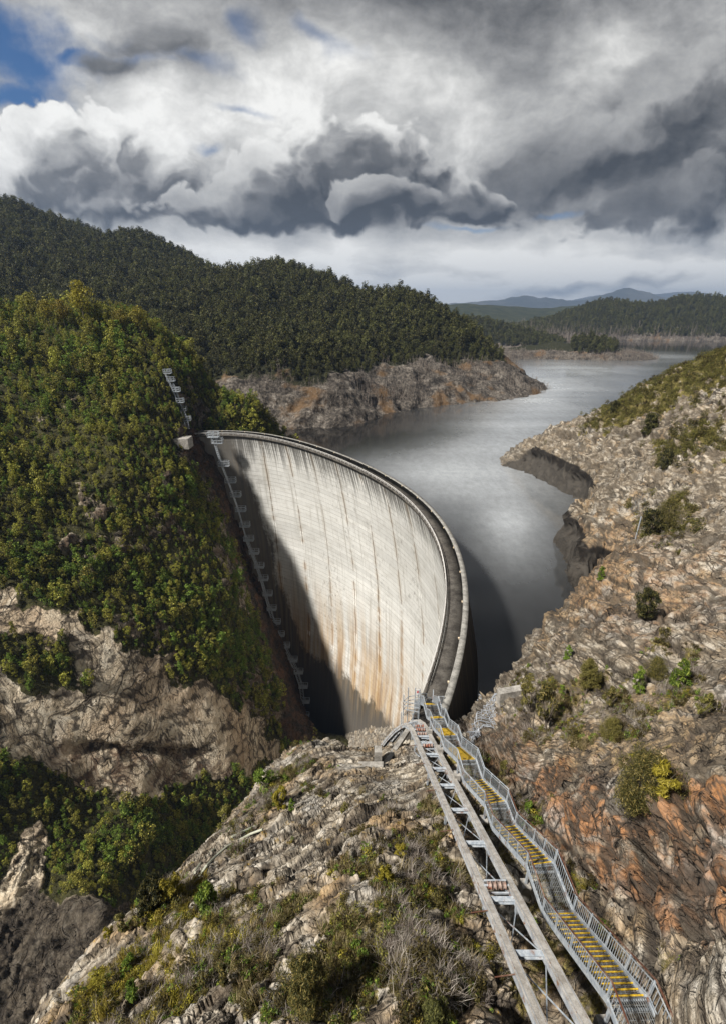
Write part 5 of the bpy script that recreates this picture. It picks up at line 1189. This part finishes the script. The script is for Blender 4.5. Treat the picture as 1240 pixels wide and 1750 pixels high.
for y in (7.1, 12.6, 19.6, 25.1, 31.0):
    p = track_pt(y); m = MB()
    for s in (-1, 1):
        q = p + (s * (G2 + .02), 0, -.35); zg = min(ground(q[0], q[1]), q[2] - .5) - .4; m.bar(q, (q[0] + s * .06, q[1], zg), .12, .12)
        if y > 30: m.bar(q + (0, -2.4, .9), (q[0], q[1] - .1, zg + .5), .08); m.bar(q + (0, -1.2, .5), (q[0], q[1] - .05, zg + 1.4), .07)
    if y > 30:
        for h in (1.1, 2.2): m.bar(p + (-G2, 0, -h), p + (G2, 0, -h), .09)
    m.build('trestle', M_STEEL, track, tuple(tb))
m = MB()
for y in (9.2, 12.0, 17.6, 22.0, 26.0, 29.5):            # rusty tie bars sticking out of the left girder
    p = track_pt(y) + (-G2 - .1, 0, -.12); m.bar(p, p + (-.75, -.05, -.08), .035)
m.build('tie_bar', M_RAIL, track, tuple(tb))
# concrete prop and old plinth under the hump
pf, _ = pick_on(NGD, 648, 1314, 5); pr = MB(); pr.bar(A3(4.35, 34.4, 1.35), pf + (0, 0, -.6), .42, .42); pb = pr.build('concrete_prop', M_BLOCK, None, tuple(pf)); tag(pb, 'slanting concrete prop under the top end of the rail track', 'prop')
pp, _ = pick_on(NGD, 645, 1302, 5); m = MB(); m.bar(pp + (0, 0, -1.2), pp + (0, 0, 1.55), .62, .7, up=(0, 1, 0)); pl = m.build('concrete_plinth', M_BLOCK, None, tuple(pp)); tag(pl, 'small upright concrete plinth left of the slanting prop', 'plinth')
pw, _ = pick_on(NGD, 634, 1310, 5); m = MB(); m.bar(pw + (-1.1, .1, -.1), pw + (1.0, -.1, .15), .5, .6); pl = m.build('concrete_sill', M_BLOCK, None, tuple(pw)); tag(pl, 'low concrete sill on the pale rock below the small plinth', 'sill')
# platform and posts between track and crest
gy = A3(4.9, 36.3, 0); gan = empty('steel_gantry', tuple(gy), 'slender steel platform with tall posts beside the foot of the stairs', 'platform')
m = MB()
for x, y, z0, z1 in ((3.7, 35.6, -3, 2.2), (4.5, 37.6, -3, 3.4), (5.3, 38.4, -3, 2.6), (4.0, 37.0, -3, 3.0), (5.5, 36.6, -1.5, 2.9), (5.6, 37.9, -2, 2.8), (4.8, 35.6, -2, 2.0)): m.bar((x, y, z0), (x, y, z1), .09)
m.build('post', M_STEEL, gan, tuple(gy)); m = MB()
for z in (1.2, 1.7, 2.2):
    m.bar((4.0, 37.0, z), (5.5, 36.6, z), .05); m.bar((4.5, 37.6, z), (5.6, 37.9, z), .05); m.bar((4.0, 37, z), (4.5, 37.6, z), .05)
m.build('railing', M_STEEL, gan, tuple(gy)); m = MB()
for f in np.linspace(0, 1, 12): m.bar((4.0 + 1.5 * f, 37.0 - .4 * f, .35), (4.5 + 1.1 * f, 37.8, .35), .05)
m.build('deck', M_GRATE, gan, tuple(gy))
sp_ = A3(5.75, 39.6, -.9); sg = empty('warning_sign', tuple(sp_), 'small white sign with a red round mark at the near end of the crest', 'sign')
m = MB(); m.tube([sp_, sp_ + (0, 0, 2.1)], .04); m.build('post', M_STEEL, sg, tuple(sp_)); m = MB(); m.box((5.50, 39.53, .55), (6.02, 39.57, 1.32)); f = m.build('sign_board', M_WHITE, sg, tuple(sp_))
m = MB(); m.tube([(5.76, 39.525, 1.02), (5.76, 39.51, 1.02)], .15, 20); m.build('red_mark', M_RED, f, tuple(sp_))
cb = A3(5.7, 39.3, -.9); cab = empty('steel_cabinet', tuple(cb), 'grey steel cabinet below the white sign at the crest end', 'cabinet'); m = MB(); m.box((5.40, 39.0, -.9), (6.0, 39.45, .45)); k = m.build('box', M_BLOCK, cab, tuple(cb)); m = MB(); m.box((5.46, 38.975, -.8), (5.94, 38.998, .38)); m.build('door', M_STEEL, cab, tuple(cb))
for x0, x1, y, lab in ((6.15, 6.75, 40.0, 'blue grey gate panel left of the foot of the stairs'), (7.9, 8.5, 39.6, 'blue grey gate panel right of the foot of the stairs')):
    gp = empty('gate_panel', (x0, y, -.9), lab, 'gate', 'gate panels at the crest end'); m = MB()
    for a, b in (((x0, y, -.9), (x0, y, .35)), ((x1, y, -.9), (x1, y, .35)), ((x0, y, .35), (x1, y, .35)), ((x0, y, -.75), (x1, y, -.75))): m.bar(a, b, .06)
    m.build('frame', M_STEEL, gp, (x0, y, -.9)); m = MB()
    for x in np.linspace(x0 + .08, x1 - .08, 6): m.bar((x, y, -.75), (x, y, .35), .03)
    m.build('bars', M_STEEL, gp, (x0, y, -.9))

# ------------------------------------------------------------------ inspection stairs along the far abutment and up the slope
def rung_stair(name, pts, label, plat, sc=1.0):
    base = A3(*pts[-1]); root = empty(name, tuple(base), label, 'staircase')
    P_ = [A3(*p) for p in pts]
    for i, (a, b) in enumerate(zip(P_[:-1], P_[1:])):
        d = b - a; L = np.linalg.norm(d); h = A3(d[0], d[1], 0); h /= np.linalg.norm(h) + 1e-6; r = A3(h[1], -h[0], 0)
        m = MB()
        for s in (-1, 1):
            m.bar(a + r * s * .42 * sc, b + r * s * .42 * sc, .14 * sc, .18 * sc); m.bar(a + r * s * .46 * sc + (0, 0, 1.05 * sc), b + r * s * .46 * sc + (0, 0, 1.05 * sc), .08 * sc)
        for f in np.arange(.1, 1, .45 * sc / L): p = a + d * f; m.bar(p - r * .42 * sc, p + r * .42 * sc, .10 * sc, .05 * sc)
        for f in np.arange(0, 1.01, 1.6 * sc / L):
            for s in (-1, 1): p = a + d * f + r * s * .46 * sc; m.bar(p, p + (0, 0, 1.05 * sc), .06 * sc)
        m.build('flight', M_STEEL, root, tuple(base))
        m = MB(); w = plat * sc; m.bar(a + A3(-w * .3, 0, 0), a + A3(w, 0, 0), 1.1 * sc, .14 * sc)
        for dx in (-.3 * w, .35 * w, w):
            for dy in (-.5 * sc, .5 * sc): m.bar(a + (dx, dy, 0), a + (dx, dy, 1.15 * sc), .09 * sc)
        for z in (.6, 1.15):
            m.bar(a + (-.3 * w, -.5 * sc, z * sc), a + (w, -.5 * sc, z * sc), .09 * sc); m.bar(a + (w, -.5 * sc, z * sc), a + (w, .5 * sc, z * sc), .09 * sc); m.bar(a + (-.3 * w, .5 * sc, z * sc), a + (w, .5 * sc, z * sc), .08 * sc)
        m.build('landing', M_STEEL, root, tuple(base))
    return root
AB_ = [(355, 741), (363, 757), (375, 795), (386, 824), (395, 848), (404, 872), (411, 898), (418, 922), (428, 945), (437, 968), (444, 990), (452, 1015), (459, 1040), (466, 1063), (473, 1085), (482, 1104), (496, 1128), (506, 1148), (513, 1172), (517, 1198), (516, 1222), (517, 1246), (520, 1272)]
pts = []
for i, (u, v) in enumerate(AB_):
    p, n, s = on_face(u + 3, v, 2.6); pts.append(tuple(p - n * 1.4 + A3(.6, 0, .4)))
rung_stair('abutment_stairs', pts, 'long zigzag steel stairs with landings down the left abutment of the dam', 1.8, 1.5)
up_px = [(284, 642), (291, 655), (298, 672), (306, 692), (311, 706), (317, 722), (322, 736)]
pts = []
for u, v in up_px: p, t = pick_on(LGD, u, v, 5); pts.append(tuple(p + A3(.3, -.8, .9)))
rung_stair('hillside_stairs', pts, 'steel stairs with landings climbing the green slope above the left end of the dam', 1.5, 1.2)
p, t = pick_on(LGD, 308, 750, 6); m = MB(); m.box(tuple(p + (-2.4, -2.0, -3)), tuple(p + (3.0, 2.5, .3))); m.box(tuple(p + (-2.4, 2.0, .3)), tuple(p + (-1.6, 2.5, 3.6)))
tag(m.build('concrete_thrust_block', M_BLOCK, None, tuple(p)), 'pale concrete block on the rock just left of the far crest end', 'concrete block')

# ------------------------------------------------------------------ small things on the right bank and on the spur
def net(name, poly, label, step=2, w=.03, lift=.12, mat=None):
    m = MB(); ins = in_poly(pu, pv, poly).reshape(NGD.shape[:2]); tt = pt.reshape(ins.shape); ins &= tt < np.percentile(tt[ins], 60) * 1.25
    NN = grid_normals(NGD); Q = NGD + NN * lift; ii, jj = np.where(ins); rows = range(ii.min(), ii.max() + 1, step); cols = range(jj.min(), jj.max() + 1, step)
    for i in rows:
        for j in cols:
            if not ins[i, j]: continue
            for di, dj in ((step, 0), (0, step)):
                a, b = i + di, j + dj
                if a < ins.shape[0] and b < ins.shape[1] and ins[a, b] and np.linalg.norm(Q[i, j] - Q[a, b]) < 2.5: m.bar(Q[i, j], Q[a, b], w)
    p = Q[ins].mean(0); return tag(m.build(name, mat or M_NET, None, tuple(p)), label, 'netting')
net('rockfall_netting', [(796, 1262), (806, 1240), (822, 1214), (836, 1198), (852, 1188), (868, 1196), (852, 1212), (842, 1236), (822, 1258), (806, 1270)], 'pale blue rockfall netting draped over the rock beside the near end of the dam', 1, .03)
net('slope_netting', [(1072, 868), (1092, 846), (1130, 838), (1138, 850), (1112, 866), (1108, 884), (1078, 884)], 'grey netting pinned on the rock beside the steel pole', 2, .035, .1, M_GRATE)
p, t = pick_on(NGD, 1088, 916, 4); m = MB(); m.tube([p + (0, 0, -.5), p + (.1, 0, 3.4)], .09, 8); tag(m.build('steel_pole', M_STEEL, None, tuple(p)), 'pale steel pole standing on the cliff edge of the right bank', 'pole')
p, t = pick_on(NGD, 884, 1192, 5); m = MB(); m.bar(p + (-1.6, .3, -.3), p + (1.9, .9, -.1), .7, 1.5); tag(m.build('concrete_slab', M_BLOCK, None, tuple(p)), 'grey concrete slab wall on the cliff edge behind the brownish shrub', 'slab')
for k, (du, dv, lab) in enumerate(((0, 0, 'upper pale hose curving down the edge of the spur'), (9, 7, 'lower pale hose curving down the edge of the spur'))):
    pp_ = []
    for u, v in ((333, 1494), (345, 1476), (361, 1458), (380, 1443), (400, 1431), (420, 1421), (440, 1413)): q, t = pick_on(NGD, u + du, v + dv, 4); pp_.append(q + (0, 0, .16))
    m = MB(); m.tube(pp_, .075, 7); tag(m.build('hose', M_HOSE, None, tuple(pp_[0])), lab, 'hose', 'hoses on the edge of the spur')
